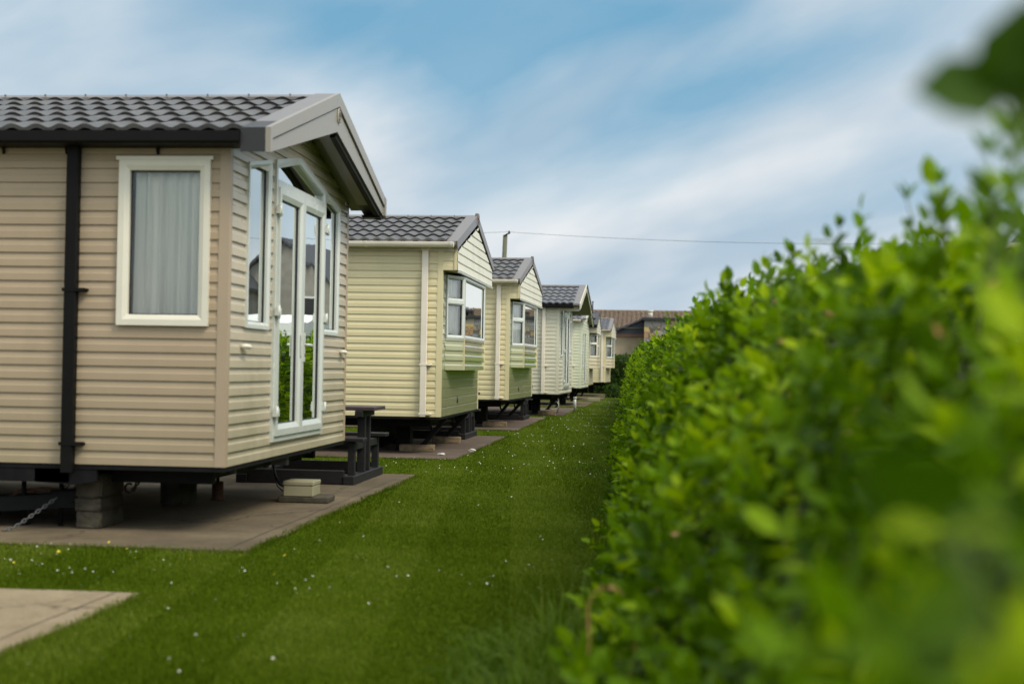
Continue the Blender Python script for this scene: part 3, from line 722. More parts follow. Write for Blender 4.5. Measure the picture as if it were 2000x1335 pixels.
def hedge_band(y0, y1, dens, lsize, nl, tpl, slen, qmax=1.6, dep=.26):
    n = int(dens*(y1-y0)); y = y0+(y1-y0)*rng.random(n); q = rng.random(n)*qmax
    p, nr = hedge_surface(y, q)
    p = p-nr*(rng.random(n)**1.4*dep)[:, None]+rng.normal(size=(n, 3))*.012
    A = nr*.8+rng.normal(size=(n, 3))*.45+np.array([0, 0, .45])
    L = np.full(n, slen)*(.6+.8*rng.random(n))
    up = (q > .88) & (rng.random(n) < .085); A[up] = norm(A[up]*.35+np.array([0, 0, 1.])); L[up] *= 1.4
    V = sprigs(p, A, nl, L, lsize, tpl=tpl)
    ok = V[:, :, 2].min(1) > -.0
    keep = ok
    tn = np.tile(np.clip(.40+.26*rng.normal(size=n)+.25*lump(y, q+2)+(up*.25), 0, 1), nl)+rng.normal(size=n*nl)*.1
    # the camera's own spot is kept free: nobody stands inside a bush
    d = np.linalg.norm(V.mean(1)-np.array([0, 0, 1.2]), axis=1); keep &= d > .34
    return V[keep], np.clip(tn, 0, 1)[keep]
V1, T1 = hedge_band(.35, 6, 400, .078, 8, LEAF_HI, .12)
V2, T2 = hedge_band(6, 12, 400, .078, 7, LEAF_HI, .12)
V3, T3 = hedge_band(12, 24, 300, .082, 8, LEAF_LO, .11)
V4, T4 = hedge_band(24, 58, 210, .085, 8, LEAF_LO, .13)
nv = lambda V, T, t, nm: scatter_mesh(nm, V, t[1], T, 'leaf', None)
def join_parts(parts, name, parent):
    objs = []
    for V, T, t in parts:
        o = scatter_mesh(name, V, t[1], T, 'leaf', parent); objs.append(o)
    return objs
for V, T, t in ((V1, T1, LEAF_HI), (V2, T2, LEAF_HI), (V3, T3, LEAF_LO), (V4, T4, LEAF_LO)):
    o = scatter_mesh('foliage', V, t[1], T, 'leaf', None); o.parent = hedge; o.matrix_parent_inverse = Matrix.Translation((-1, -10, 0))
# closed shell for the woody interior, coloured dark for shade between leaves
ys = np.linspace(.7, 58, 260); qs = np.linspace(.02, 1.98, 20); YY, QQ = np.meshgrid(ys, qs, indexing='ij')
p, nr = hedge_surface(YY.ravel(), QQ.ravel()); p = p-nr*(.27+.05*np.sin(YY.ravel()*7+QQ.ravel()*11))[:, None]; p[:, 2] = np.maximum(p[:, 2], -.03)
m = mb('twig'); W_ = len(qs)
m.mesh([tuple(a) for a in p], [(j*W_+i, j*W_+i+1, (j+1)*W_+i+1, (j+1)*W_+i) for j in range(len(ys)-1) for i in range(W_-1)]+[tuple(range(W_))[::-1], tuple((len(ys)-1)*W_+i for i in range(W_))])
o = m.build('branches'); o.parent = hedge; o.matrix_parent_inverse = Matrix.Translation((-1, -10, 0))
# tall shoots standing out of the top, some close to the camera
def shoot(base, tip, lsz, n, seed, w=.5):
    rs = np.random.default_rng(seed); b = np.array(base); t = np.array(tip); k = 6
    pts = [b+(t-b)*s+np.array([math.sin(s*3)*.01, math.cos(s*4)*.008, 0]) for s in np.linspace(0, 1, k)]
    m = mb('stem'); m.tube([tuple(q) for q in pts], [.0035*(1.4-s) for s in np.linspace(0, 1, k)], 6)
    o = m.build('shoot'); o.parent = hedge; o.matrix_parent_inverse = Matrix.Translation((-1, -10, 0))
    P, D, N = [], [], []; ax = norm(t-b)
    for j in range(n):
        s = .35+.65*j/(n-1); a = rs.random()*.5+j*PI/2*1.02
        for sg in (0, PI):
            r = np.array([math.cos(a+sg), math.sin(a+sg), 0]); th = 1.0-.45*s+rs.normal()*.1
            P.append(b+(t-b)*s); D.append(ax*math.cos(th)+r*math.sin(th)); N.append(ax*math.sin(th)-r*math.cos(th))
    P.append(t); D.append(ax); N.append(np.array([1, 0, .2]))
    P, D, N = map(np.array, (P, D, N)); sz = lsz*(.8+.3*rs.random(len(P)))
    V = leaves(P, D, N, sz, w, LEAF_HI)
    f = scatter_mesh('leaves', V, LEAF_HI[1], np.clip(.3+rs.normal(size=len(P))*.15, 0, 1), 'leaf'); f.parent = o
SH = [((.46, 2.05, 1.30), (.447, 2.0, 1.50), .046, 3, 1), ((.40, 1.6, 1.3), (.395, 1.55, 1.47), .055, 4, 2), ((.50, 2.2, 1.35), (.48, 2.15, 1.46), .06, 4, 11), ((.58, 3.0, 1.4), (.56, 2.9, 1.52), .06, 4, 12),
      ((.68, 2.3, 1.35), (.70, 2.2, 1.60), .055, 4, 4), ((.60, 3.4, 1.4), (.57, 3.35, 1.60), .05, 3, 5), ((.50, 4.1, 1.42), (.50, 4.0, 1.60), .05, 4, 6), ((.42, 4.7, 1.4), (.42, 4.6, 1.58), .05, 4, 7), ((.36, 4.5, 1.35), (.335, 4.45, 1.53), .045, 3, 8),
      ((.45, 1.9, 1.35), (.44, 1.85, 1.50), .05, 4, 9), ((.56, 2.9, 1.4), (.55, 2.85, 1.57), .05, 4, 10)]
for s in SH: shoot(*s)
def twig(stem, lv, tints, asp=.62):
    m = mb('stem'); m.tube(stem, .0028, 6); o = m.build('shoot'); o.parent = hedge; o.matrix_parent_inverse = Matrix.Translation((-1, -10, 0))
    b = np.array([l[0] for l in lv], float); t = np.array([l[1] for l in lv], float); N = np.array([l[2] for l in lv], float)
    V = leaves(b, t-b, N, np.linalg.norm(t-b, axis=1), asp, LEAF_HI)
    f = scatter_mesh('leaves', V, LEAF_HI[1], np.array(tints, float), 'leaf'); f.parent = o
# a shoot that arches over beside the lens, and three loose leaves lower down
twig([(.30, 1.02, 1.16), (.285, 1.01, 1.30), (.250, 1.0, 1.377), (.240, 1.0, 1.392)],
     [((.240, 1.0, 1.392), (.172, .99, 1.398), (0, -.9, .4)), ((.244, 1.0, 1.377), (.243, .98, 1.455), (-.2, -1, .1)), ((.250, 1.0, 1.367), (.275, 1.0, 1.442), (.1, -1, 0)),
      ((.240, 1.0, 1.392), (.285, .99, 1.335), (.3, -1, .2)), ((.27, 1.0, 1.36), (.32, .98, 1.41), (0, -1, .3)), ((.262, 1.0, 1.38), (.262, .99, 1.465), (.1, -1, 0))], [.0, .0, .0, .05, .0, .0], .95)
twig([(.16, .62, 1.02), (.13, .56, 1.10), (.11, .50, 1.148)],
     [((.115, .50, 1.158), (.060, .47, 1.172), (-.5, -.8, -.1)), ((.12, .52, 1.145), (.175, .50, 1.16), (-.4, -.9, 0)), ((.13, .56, 1.12), (.085, .53, 1.10), (-.4, -1, -.1))], [.0, .0, .1], .7)
twig([(.24, .95, 1.02), (.20, .90, 1.07), (.17, .86, 1.10)],
     [((.17, .86, 1.105), (.13, .83, 1.11), (0, -.6, 1)), ((.17, .86, 1.105), (.20, .83, 1.115), (0, -.5, 1))], [.9, .8], .6)
# bare and dead bits caught among the leaves
nd = 420; yd = 1.5+16*rng.random(nd); qd = rng.random(nd)*1.2
pd_, nd_ = hedge_surface(yd, qd); pd_ -= nd_*.03
Vd = leaves(pd_, rng.normal(size=(nd, 3))+nd_*.4, rng.normal(size=(nd, 3)), .03+.03*rng.random(nd), .4, LEAF_LO)
o = scatter_mesh('dead_leaves', Vd, LEAF_LO[1], rng.random(nd), 'straw'); o.parent = hedge; o.matrix_parent_inverse = Matrix.Translation((-1, -10, 0))
m = mb('twig')
for k in range(700):
    yy = .8+14*rng.random()**1.3; qq = rng.random()*1.25; a_, n_ = hedge_surface(np.array([yy]), np.array([qq])); a_ = a_[0]; n_ = n_[0]; d_ = n_+rng.normal(size=3)*.45+np.array([0, 0, .35]); d_ = d_/np.linalg.norm(d_)
    if np.linalg.norm(a_-np.array([0, 0, 1.2])) < .5: continue
    m.tube([tuple(a_-n_*.28), tuple(a_-n_*.12+d_*.02), tuple(a_-n_*.10+d_*.10)], [.005, .0035, .0018], 4)
o = m.build('twigs'); o['kind'] = 'stuff'; o.parent = hedge; o.matrix_parent_inverse = Matrix.Translation((-1, -10, 0))

# ------------------------------------------------------------------ grass blades on the lawn
def on_pad(x, y, mrg=0.0):
    r = np.zeros_like(x, bool)
    for ya, yb, xr, _ in pads: r |= (y > ya-mrg) & (y < yb+mrg) & (x < xr+mrg)
    return r
def blades(name, x, y, h, w, mat, lean=.6, z0=-.012, nseg=2):
    n = len(x); a = rng.random(n)*2*PI; d = np.stack([np.cos(a), np.sin(a), np.zeros(n)], -1); s = np.stack([-np.sin(a), np.cos(a), np.zeros(n)], -1)
    lean_ = lean*rng.random(n)
    b = np.stack([x, y, np.full(n, z0)], -1); up = np.array([0, 0, 1.])
    m1 = b+up*(h*.6)[:, None]+d*(h*lean_*.35)[:, None]; t = b+up*(h*(1-.25*lean_))[:, None]+d*(h*lean_)[:, None]
    V = np.stack([b-s*(w/2)[:, None], b+s*(w/2)[:, None], m1+s*(w*.42)[:, None], m1-s*(w*.42)[:, None], t], 1)
    tint = np.clip(.42+.16*rng.normal(size=n)+.13*np.sin(x*1.3+y*.7)*np.sin(y*1.9-x)+.10*np.sin(x*3.1-y*2.3)*np.sin(y*5.1+x*2)+.13*np.sign(np.sin((x+.1*y)*5.6)), 0, 1)
    return scatter_mesh(name, V, [(0, 1, 2, 3), (3, 2, 4)], tint, mat)
def lawn_pts(y0, y1, dens):
    # the strip of lawn the eye can see between the left edge of the view and the hedge
    n = int(dens*(y1-y0)*6.5); y = y0+(y1-y0)*rng.random(n); x = -6.+6.5*rng.random(n)
    k = (x > -.50*y-.4) & ~on_pad(x, y) & (x < np.interp(y, yk, fx_)+.25); return x[k], y[k]
n = 1500000; gy = 4.9*np.power(46/4.9, rng.random(n)); gx = -12.+12.5*rng.random(n)
keep_ = (rng.random(n) < np.minimum(1, 8./gy)) & (gx > -.50*gy-.4) & ~on_pad(gx, gy) & (gx < np.interp(gy, yk, fx_)+.25)
gx = gx[keep_]; gy = gy[keep_]; n = len(gx)
print('grass blades', n)
hh = (.012+.014*rng.random(n))*(1+.25*np.sin(gx*2.1+gy*1.1)); ww = .0022+.0018*rng.random(n)+gy*.00022
o = blades('grass', gx, gy, hh, ww, 'blade'); tag(o, kind='stuff', label='short mown grass of the lawn', cat='grass')
# longer fringe where the mower misses: pad edges and the hedge foot
fx, fy_, fh = [], [], []
for (ya, yb, xr, _) in pads[:4]:
    k = int(2200*(1 if ya < 16 else .4)); y = ya+(yb-ya)*rng.random(k); fx.append(xr-.02+.065*rng.random(k)); fy_.append(y); fh.append(.02+.03*rng.random(k))
    for yy, sg in ((ya, -1), (yb, 1)):
        k = 2600; fx.append(xr-5*rng.random(k)); fy_.append(yy+sg*(-.015+.055*rng.random(k))); fh.append(.02+.03*rng.random(k))
fx = np.concatenate(fx); fy_ = np.concatenate(fy_); fh = np.concatenate(fh)
o = blades('grass_fringe', fx, fy_, fh, .003+.002*rng.random(len(fx)), 'blade', .9); tag(o, kind='stuff', label='longer grass along the concrete edges', cat='grass')
n = 9000; y = 4.2+26*rng.random(n)**1.5; x = np.interp(y, yk, fx_)-.10+.28*rng.random(n)+.06*np.sin(y*3)
o = blades('hedge_foot_grass', x, y, .05+.13*rng.random(n)**2, .004+.003*rng.random(n), 'tuft', 1.3); tag(o, kind='stuff', label='untrimmed long grass at the foot of the hedge', cat='grass')
n = 900; y = 4.6+1.6*rng.random(n); x = -.75+.55*rng.random(n)
o = blades('trailing_grass', x, y, .08+.12*rng.random(n), .004+.003*rng.random(n), 'tuft', 2.2); tag(o, kind='stuff', label='long trailing grass spilling onto the lawn from the hedge', cat='grass')
# dry bent blades at the hedge foot
def dry(pts, lab, w=.009):
    m = mb('straw'); k = len(pts)
    for a, b in zip(pts[:-1], pts[1:]): m.bar(a, b, w, .0012, up=(1, -.3, .2))
    o = m.build('dry_grass_blade'); tag(o, lab, 'grass blade', 'dry grass blades at the hedge foot')
def arc(c, r, a0, a1, n, y, sq=1.0): return [(c[0]+r*math.cos(a), y, c[1]+sq*r*math.sin(a)) for a in [a0+(a1-a0)*i/n for i in range(n+1)]]
dry([(-.185, 3.62, .0), (-.175, 3.61, .25), (-.155, 3.6, .52)]+arc((-.105, .585), .056, PI*.98, PI*.38, 10, 3.6, 1.2), 'tall pale dry grass blade arched over at the foot of the hedge', .010)
dry([(-.11, 3.66, .0), (-.07, 3.64, .3), (-.035, 3.61, .54)]+arc((-.11, .585), .066, PI*.05, PI*.6, 10, 3.6, 1.0), 'orange dry blade curving over to the left above the pale one', .009)
dry([(-.29, 4.7, .0), (-.28, 4.7, .20), (-.265, 4.7, .245), (-.235, 4.7, .25)], 'short rusty dry blade bent over, lowest at the hedge foot', .010)
n = 700; y = 3.9+2.4*rng.random(n); x = np.interp(y, yk, fx_)-.26+.26*rng.random(n)
o = blades('tall_foot_grass', x, y, .14+.26*rng.random(n)**1.5, .006+.005*rng.random(n), 'tuft', 1.1); tag(o, kind='stuff', label='tall loose grass blades leaning out from the near hedge foot', cat='grass')

# ------------------------------------------------------------------ daisies and buttercups
def flower_mesh(kind):
    m = MB()
    if kind == 'daisy':
        m.mat('petal'); n = 11
        for i in range(n):
            a = 2*PI*i/n; c, s = math.cos(a), math.sin(a); d = .22
            m.face([(.002*c, .002*s, .001), (.0095*math.cos(a-d), .0095*math.sin(a-d), .003), (.0115*c, .0115*s, .0025), (.0095*math.cos(a+d), .0095*math.sin(a+d), .003)])
        m.mat('yellow'); m.mesh([(.0035*math.cos(a*PI/3), .0035*math.sin(a*PI/3), .002) for a in range(6)]+[(0, 0, .0045)], [(i, (i+1) % 6, 6) for i in range(6)])
    else:
        m.mat('yellow')
        for i in range(5):
            a = 2*PI*i/5; d = .45
            m.face([(0, 0, 0), (.011*math.cos(a-d), .011*math.sin(a-d), .006), (.015*math.cos(a), .015*math.sin(a), .009), (.011*math.cos(a+d), .011*math.sin(a+d), .006)])
    m.mat('stem'); m.tube([(0, 0, -.045), (0, 0, 0)], .0009, 4)
    me_o = m.build('tmp'); me = me_o.data; bpy.data.objects.remove(me_o); return me
dme = flower_mesh('daisy'); bme = flower_mesh('buttercup'); dme.name = 'daisy'; bme.name = 'buttercup'
def dens_pts(n, f):
    P = []
    while len(P) < n:
        y = 5.3+(22-5.3)*random.random()**1.4; x = -4.5+4.3*random.random()
        if x < -.48*y or x > np.interp(y, yk, fx_)-.02: continue
        if on_pad(np.array([x]), np.array([y]), .03)[0]: continue
        if random.random() > f(x, y): continue
        P.append((x, y))
    return P
def fd(x, y):
    v = (.02 if y < 7 else .05)+.25*max(0, math.sin(x*2.3+y*1.1)*math.sin(x*1.1-y*.7+2))
    if 7.2 < y < 8.8: v += .85 if x < -2.9 else .35
    if 15.6 < y < 18.2: v += .6
    return v
DP = dens_pts(300, fd)
DP.sort(key=lambda p: p[1])
for i, (x, y) in enumerate(DP):
    o = bpy.data.objects.new('daisy', dme); col.objects.link(o); s = .36+.24*random.random()
    o.location = (x, y, .020+.008*random.random()); o.rotation_euler = (random.gauss(.35, .3), random.gauss(0, .3), random.random()*6); o.scale = (s, s, s)
    tag(o, 'small white daisy open in the mown grass', 'daisy', 'white daisies dotted over the lawn')
BP = [(-3.55, 8.25), (-3.9, 8.5), (-3.2, 8.45), (-3.0, 8.05), (-2.45, 8.3), (-3.62, 7.8), (-2.7, 8.15), (-2.2, 8.4), (-3.42, 8.72), (-2.05, 7.6)]
for x, y in BP:
    o = bpy.data.objects.new('buttercup', bme); col.objects.link(o); s = .55+.25*random.random(); o.scale = (s, s, s)
    o.location = (x, y, .04+.015*random.random()); o.rotation_euler = (random.gauss(.5, .3), random.gauss(0, .3), random.random()*6)
    tag(o, 'small yellow flower in the grass before the beige caravan', 'wildflower', 'yellow flowers in front of the nearest caravan')
fp = []
while len(fp) < 170:
    y = 16+45*random.random(); x = -3.4+2.8*random.random()
    if not on_pad(np.array([x]), np.array([y]), .05)[0] and x < np.interp(y, yk, fx_): fp.append((x, y, .02))
m = mb('petal')
for x, y, z in fp:
    r = .006; m.face([(x-r, y, z), (x, y-r*.6, z-.004), (x+r, y, z), (x, y+r*.6, z+.008)])
o = m.build('far_daisies'); tag(o, kind='stuff', label='far off white daisies scattered in the lawn', cat='daisy')

# ------------------------------------------------------------------ under the beige caravan
def blk(loc, size, lab, grp, mat='block', seed=0, rz=0):
    rs = random.Random(seed); m = mb(mat); x, y, z = size
    bm = bmesh.new(); bmesh.ops.create_cube(bm, size=1); bmesh.ops.scale(bm, vec=(x, y, z), verts=bm.verts)
    bmesh.ops.bevel(bm, geom=bm.edges[:], offset=min(size)*.08, segments=2, affect='EDGES')
    bmesh.ops.subdivide_edges(bm, edges=[e for e in bm.edges if e.calc_length() > .06], cuts=3, use_grid_fill=True)
    for v in bm.verts: v.co += Vector((rs.gauss(0, .0022), rs.gauss(0, .0022), rs.gauss(0, .0018)))
    bm.verts.index_update(); m.mesh([v.co+Vector((0, 0, z/2)) for v in bm.verts], [tuple(v.index for v in f.verts) for f in bm.faces]); bm.free()
    o = m.build('concrete_block' if mat == 'block' else 'stone_sleeper', None, None, loc); o.rotation_euler = (0, 0, rz)
    tag(o, lab, 'block' if mat == 'block' else 'sleeper', grp); return o
G1 = 'rough blocks propping up the beige caravan'
blk((-3.99, 9.98, .006), (.185, .43, .125), 'lowest rough block in the nearer prop under the beige caravan', G1, seed=1)
blk((-3.995, 9.98, .132), (.19, .435, .09), 'middle block in the nearer prop under the beige caravan', G1, seed=2)
blk((-3.99, 9.98, .223), (.19, .44, .17), 'topmost and tallest block in the nearer prop under the beige caravan', G1, seed=3)
blk((-3.99, 11.7, .006), (.185, .42, .2), 'lower block in the farther prop under the beige caravan', G1, seed=4)
blk((-3.99, 11.7, .207), (.19, .41, .19), 'upper block in the farther prop under the beige caravan', G1, seed=5)
def chain(pts, link, r, mat, lab, grp='chains lying under the beige caravan', hook=False):
    root = empty('chain', pts[0], label=lab, cat='chain', group=grp); o0 = Vector(pts[0])
    m = mb(mat); P = [Vector(p)-o0 for p in pts]; seg = []
    L = sum((b-a).length for a, b in zip(P[:-1], P[1:])); n = max(3, int(L/(link*1.45)))
    def at(s):
        for a, b in zip(P[:-1], P[1:]):
            l = (b-a).length
            if s <= l: return a+(b-a)*(s/l), (b-a).normalized()
            s -= l
        return P[-1], (P[-1]-P[-2]).normalized()
    for i in range(n):
        c, d = at(L*(i+.5)/n); u = d.cross(Vector((0, .3, 1))).normalized(); v = d.cross(u).normalized()
        if i % 2: u, v = v, u
        ring_ = [c+d*(link*math.cos(a))+u*(link*.52*math.sin(a)) for a in [2*PI*k/10 for k in range(10)]]
        m.tube(ring_, r, 5, close=True)
    if hook:
        c = P[-1]; m.tube([c+Vector((.03+.035*math.cos(a)-.06, .0, .02+.035*math.sin(a))) for a in [PI*1.6-k*PI*1.3/8 for k in range(9)]], .009, 6)
    m.build('links', root)
    return root
chain([(-4.22, 9.75, .22), (-4.30, 9.65, .14), (-4.42, 9.52, .03), (-4.48, 9.47, .012)], .02, .0042, 'galv', 'pale galvanised chain hanging down to the concrete at far left')
chain([(-3.92, 10.7, .40), (-4.03, 10.9, .28), (-4.13, 11.0, .17)], .026, .006, 'rust', 'rusty chain with a hook, between the two block props', hook=True)
chain([(-4.10, 9.95, .44), (-4.16, 9.95, .36), (-4.23, 9.92, .28)], .022, .005, 'rust', 'short dark chain beside the nearer block prop, left one of a pair')
chain([(-4.04, 9.98, .44), (-4.10, 9.98, .35), (-4.17, 9.95, .27)], .022, .005, 'rust', 'short dark chain beside the nearer block prop, right one of a pair')
tow = empty('tow_hitch', (-4.25, 9.9, 0), label='black steel towing frame stored on the concrete under the beige caravan', cat='tow hitch')
m = mb('steel_black'); m.bar((-1.2, .3, .12), (.15, .0, .20), .08, .10); m.bar((-1.2, -.35, .12), (.15, .0, .20), .08, .10); m.bar((-1.1, -.4, .10), (-1.1, .4, .10), .08, .10); m.bar((-.5, -.2, .13), (-.5, .2, .13), .07, .08)
m.build('frame', tow)
m = mb('steel_black'); m.tube([(.05, 0, .22), (.16, 0, .26), (.22, 0, .24)], [.05, .04, .05], 10); m.box((-.06, -.06, .18), (.14, .06, .27), .01); m.build('coupling', tow)
m = mb('rust'); m.tube([(-.35, .05, .24), (-.15, .02, .27), (.0, -.02, .27)], .012, 6); m.tube([(-.4, .0, .2), (-.3, .02, .25), (-.2, 0, .24)], .01, 6); m.build('brake_rod', tow)
m = mb('steel_black'); m.tube([(.0, .0, .0), (.0, .0, .44)], .018, 8); m.build('post', tow)
leg = mb('steel_black'); leg.tube([(-4.53, 9.9, .006), (-4.53, 9.9, .40)], .018, 8); leg.box((-4.57, 9.86, .006), (-4.49, 9.94, .02)); o = leg.build('prop_stand'); tag(o, 'thin black steel prop at the far left under the beige caravan', 'prop stand')
jack = empty('screw_jack', (-3.78, 12.1, .006), label='rusty round screw jack standing under the beige caravan corner', cat='jack')
m = mb('rust'); m.tube([(0, 0, 0), (0, 0, .012), (0, 0, .02), (0, 0, .15), (0, 0, .16)], [.058, .058, .05, .05, .044], 16); m.build('base', jack)
m = mb('steel_black'); m.tube([(0, 0, .16), (0, 0, .35)], .016, 8); m.box((-.05, -.05, .33), (.05, .05, .35)); m.build('spindle', jack)
o = mb('block'); o.box((-.22, -.15, 0), (.22, .15, .055), .01); o = o.build('paving_slab', None, None, (-3.0, 12.15, .006)); tag(o, 'small grey slab under the cream box', 'slab'); o.rotation_euler = (0, 0, .02)
bx = empty('service_box', (-3.04, 12.13, .062), label='cream lidded box on a slab with a black hose going into it', cat='service box')
m = mb('box_cream'); m.box((-.13, -.13, 0), (.13, .14, .09), .006); m.build('box', bx)
m = mb('box_cream'); m.box((-.134, -.134, .093), (.134, .144, .13), .006); m.build('lid', bx)
m = mb('hose'); m.tube([(-3.33, 12.2, .40), (-3.32, 12.2, .32), (-3.29, 12.18, .22), (-3.24, 12.15, .15), (-3.17, 12.13, .125)], .013, 8)
m.tube([(-3.31, 12.22, .36), (-3.31, 12.2, .25), (-3.27, 12.18, .13), (-3.20, 12.14, .085), (-3.17, 12.13, .085)], .006, 6)
o = m.build('hose'); tag(o, 'black hose curving from the caravan floor down to the cream box', 'hose')
m = mb('galv'); m.box((-.24, .95, .36), (-.20, 1.0, .44)); m.build('floor_bracket', c1)
m = mb('galv'); m.box((-.34, 2.1, .35), (-.1, 2.18, .44)); m.bar((-.5, 2.2, .4), (-.1, 2.9, .42), .04, .03); m.build('floor_bracket', c1)
m = mb('steel_black'); m.bar((-.3, .5, .38), (-1.5, 1.9, .30), .09, .13); m.bar((-.3, 3.3, .38), (-1.5, 1.9, .30), .09, .13); m.build('drawbar', c1)
m = mb('steel_black'); m.box((-2.0, -.0, .345), (-1.1, .05, .44)); m.prism([(-1.35, 0, .345), (-1.05, 0, .33), (-.9, 0, .36), (-.9, 0, .44), (-1.35, 0, .44)], (0, .05, 0)); m.build('skirt_rail', c1)

# corner legs and sleepers of the cream caravans
def steady(parent, x, y, x2, z0=.11, zt=.48):
    m = mb('steel_black'); m.bar((x, y, zt), (x2, y, z0), .055, .06); m.box((x2-.05, y-.05, z0-.012), (x2+.05, y+.05, z0+.012)); m.bar((x-.25, y, zt), (x2+.12, y, z0+.14), .025, .03)
    m.build('corner_leg', parent)
steady(c2, -.02, .75, -.32); steady(c2, -.02, 3.0, -.35); steady(c3, -.05, .8, -.33); steady(c4, -.05, .8, -.33); steady(c4, -.02, 3.0, -.3); steady(c3, -.02, 3.0, -.35); steady(c5, -.1, .8, -.35); steady(c7, -.1, .8, -.3); steady(c6, -.1, .8, -.3)
G2 = 'stone sleepers under the caravan legs'
blk((-3.30, 19.7, .006), (.48, .2, .095), 'long stone sleeper under the front leg of the nearer cream caravan', G2, 'sleeper', 11)
blk((-3.22, 22.0, .006), (.42, .2, .10), 'dark sleeper behind, under the rear leg of the nearer cream caravan', G2, 'sleeper', 12)
blk((-3.20, 28.5, .006), (.48, .2, .10), 'stone sleeper under the front leg of the cream caravan before the pole', G2, 'sleeper', 13)
blk((-2.75, 36.4, .006), (.45, .2, .10), 'small sleeper under the porch roofed caravan', G2, 'sleeper', 14)
def wheel_pier(parent, x, y, r=.3):
    m = mb('gasket'); m.tube([(x, y, r), (x, y+.2, r)], r, 24); w = m.build('wheel', parent)
    m = mb('galv'); m.tube([(x, y-.004, r), (x, y+.002, r)], r*.5, 18); m.build('rim', w)
wheel_pier(c2, -1.15, 1.6, .27); wheel_pier(c3, -1.2, 1.6, .27)
for cc in (c2, c3, c4, c5, c6, c7):
    m = mb('steel_black'); m.bar((-.25, .6, .42), (-1.7, 2.0, .36), .08, .12); m.bar((-.25, 3.3, .42), (-1.7, 2.0, .36), .08, .12); m.box((-.75, .9, .0), (-.55, 1.15, .46)); m.box((-1.2, 2.6, .0), (-.95, 2.9, .46)); m.build('drawbar', cc)
def rock(loc, s, lab, seed):
    bm = bmesh.new(); bmesh.ops.create_icosphere(bm, subdivisions=3, radius=1); rs = random.Random(seed)
    o = [rs.random()*6 for _ in range(3)]
    for v in bm.verts:
        c = v.co; k = 1+.18*math.sin(3*c.x+o[0])+.12*math.sin(5*c.y+o[1])+.1*math.sin(6*c.z+o[2]+c.x*4); v.co = Vector((c.x*s[0]*k, c.y*s[1]*k, max(-.6, c.z)*s[2]*k))
    m = mb('pale_stone'); bm.verts.index_update(); m.mesh([v.co[:] for v in bm.verts], [tuple(v.index for v in f.verts) for f in bm.faces]); bm.free()
    o = m.build('stone', None, None, loc); tag(o, lab, 'stone', 'loose stones on the concrete edges')
rock((-2.56, 19.95, .02), (.06, .05, .025), 'pale flat stone at the grassy edge of the reddish concrete', 1)
rock((-2.85, 18.95, .02), (.05, .04, .018), 'small dull stone on the reddish concrete left of the pale one', 2)
m = mb('box_cream'); m.box((-.22, -.1, 0), (.22, .1, .12), .01); o = m.build('kerb_stone', None, None, (-2.25, 52.5, .006)); tag(o, 'short pale kerb stone on the far concrete near the last caravans', 'kerb stone')
m = mb('upvc'); m.tube([(-2.28, 40.8, .0), (-2.28, 40.8, .36)], .04, 10); m.tube([(-2.28, 40.8, .34), (-2.28, 40.8, .38)], .055, 10); o = m.build('standpipe'); tag(o, 'short white waste pipe standing beside the porch roofed caravan', 'pipe')
m = mb('upvc'); m.tube([(-2.62+.13*math.cos(a), 36.9, .24+.12*math.sin(a)) for a in [k*PI/8 for k in range(-10, 7)]], .012, 6); m.tube([(-2.5, 36.9, .4), (-2.48, 37.0, .2), (-2.55, 37.2, .03)], .012, 6)
o = m.build('gas_hose'); tag(o, 'pale looped hose hanging below the porch roofed caravan', 'hose')
m = mb('grey_cap'); m.tube([(-1.93, 44.9, 2.78), (-1.93, 45.05, 2.78)], .035, 8); m.bar((-2.3, 45.0, 2.78), (-1.88, 45.0, 2.80), .03, .02); o = m.build('wall_lamp', c5); o.location = (0, 0, 0); o.matrix_parent_inverse = Matrix.Translation((2.37, -45.5, -.03))

# ------------------------------------------------------------------ picnic tables
def picnic(loc, lab):
    r = empty('picnic_table', loc, label=lab, cat='picnic table', group='black picnic tables between the caravans')
    m = mb('wood_top')
    for k in range(4): m.box((-1.5, -.30+k*.152, .725), (.0, -.30+k*.152+.142, .765), .005)
    m.build('table_top', r)
    for y in (-.70, .50):
        m = mb('wood_black')
        for k in range(2): m.box((-1.48, y+k*.105, .425), (-.03, y+k*.105+.098, .462), .005)
        m.build('bench', r)
    for x in (-1.25, -.16):
        m = mb('wood_black')
        for y in (-.14, .10): m.box((x-.04, y-.033, .09), (x+.04, y+.033, .66), .004)
        m.box((x-.04, -.32, .66), (x+.04, .32, .724), .004); m.build('pedestal', r)
        for y in (-.6, .6):
            m = mb('wood_black'); m.box((x-.035, y-.045, .09), (x+.035, y+.025, .424), .004); m.box((x-.03, min(y, y*.2), .34), (x+.03, max(y, y*.2), .41)); m.build('leg', r)
        m = mb('wood_black'); m.box((x-.05, -.78, .0), (x+.06, .74, .09), .006); m.build('runner', r)
    for y in (-.76, .64):
        m = mb('wood_black'); m.box((-1.3, y, .002), (-.21, y+.07, .14), .006); m.build('base_rail', r)
    return r
p1 = picnic((-2.86, 14.68, .006), 'black picnic table between the beige and the first cream caravan')
def copy_table(loc, lab):
    c = copy_tree(p1); c.location = loc; c['label'] = lab
copy_table((-2.98, 23.9, .006), 'black picnic table just behind the nearer cream caravan')
copy_table((-2.85, 32.9, .006), 'black picnic table behind the cream caravan before the pole')

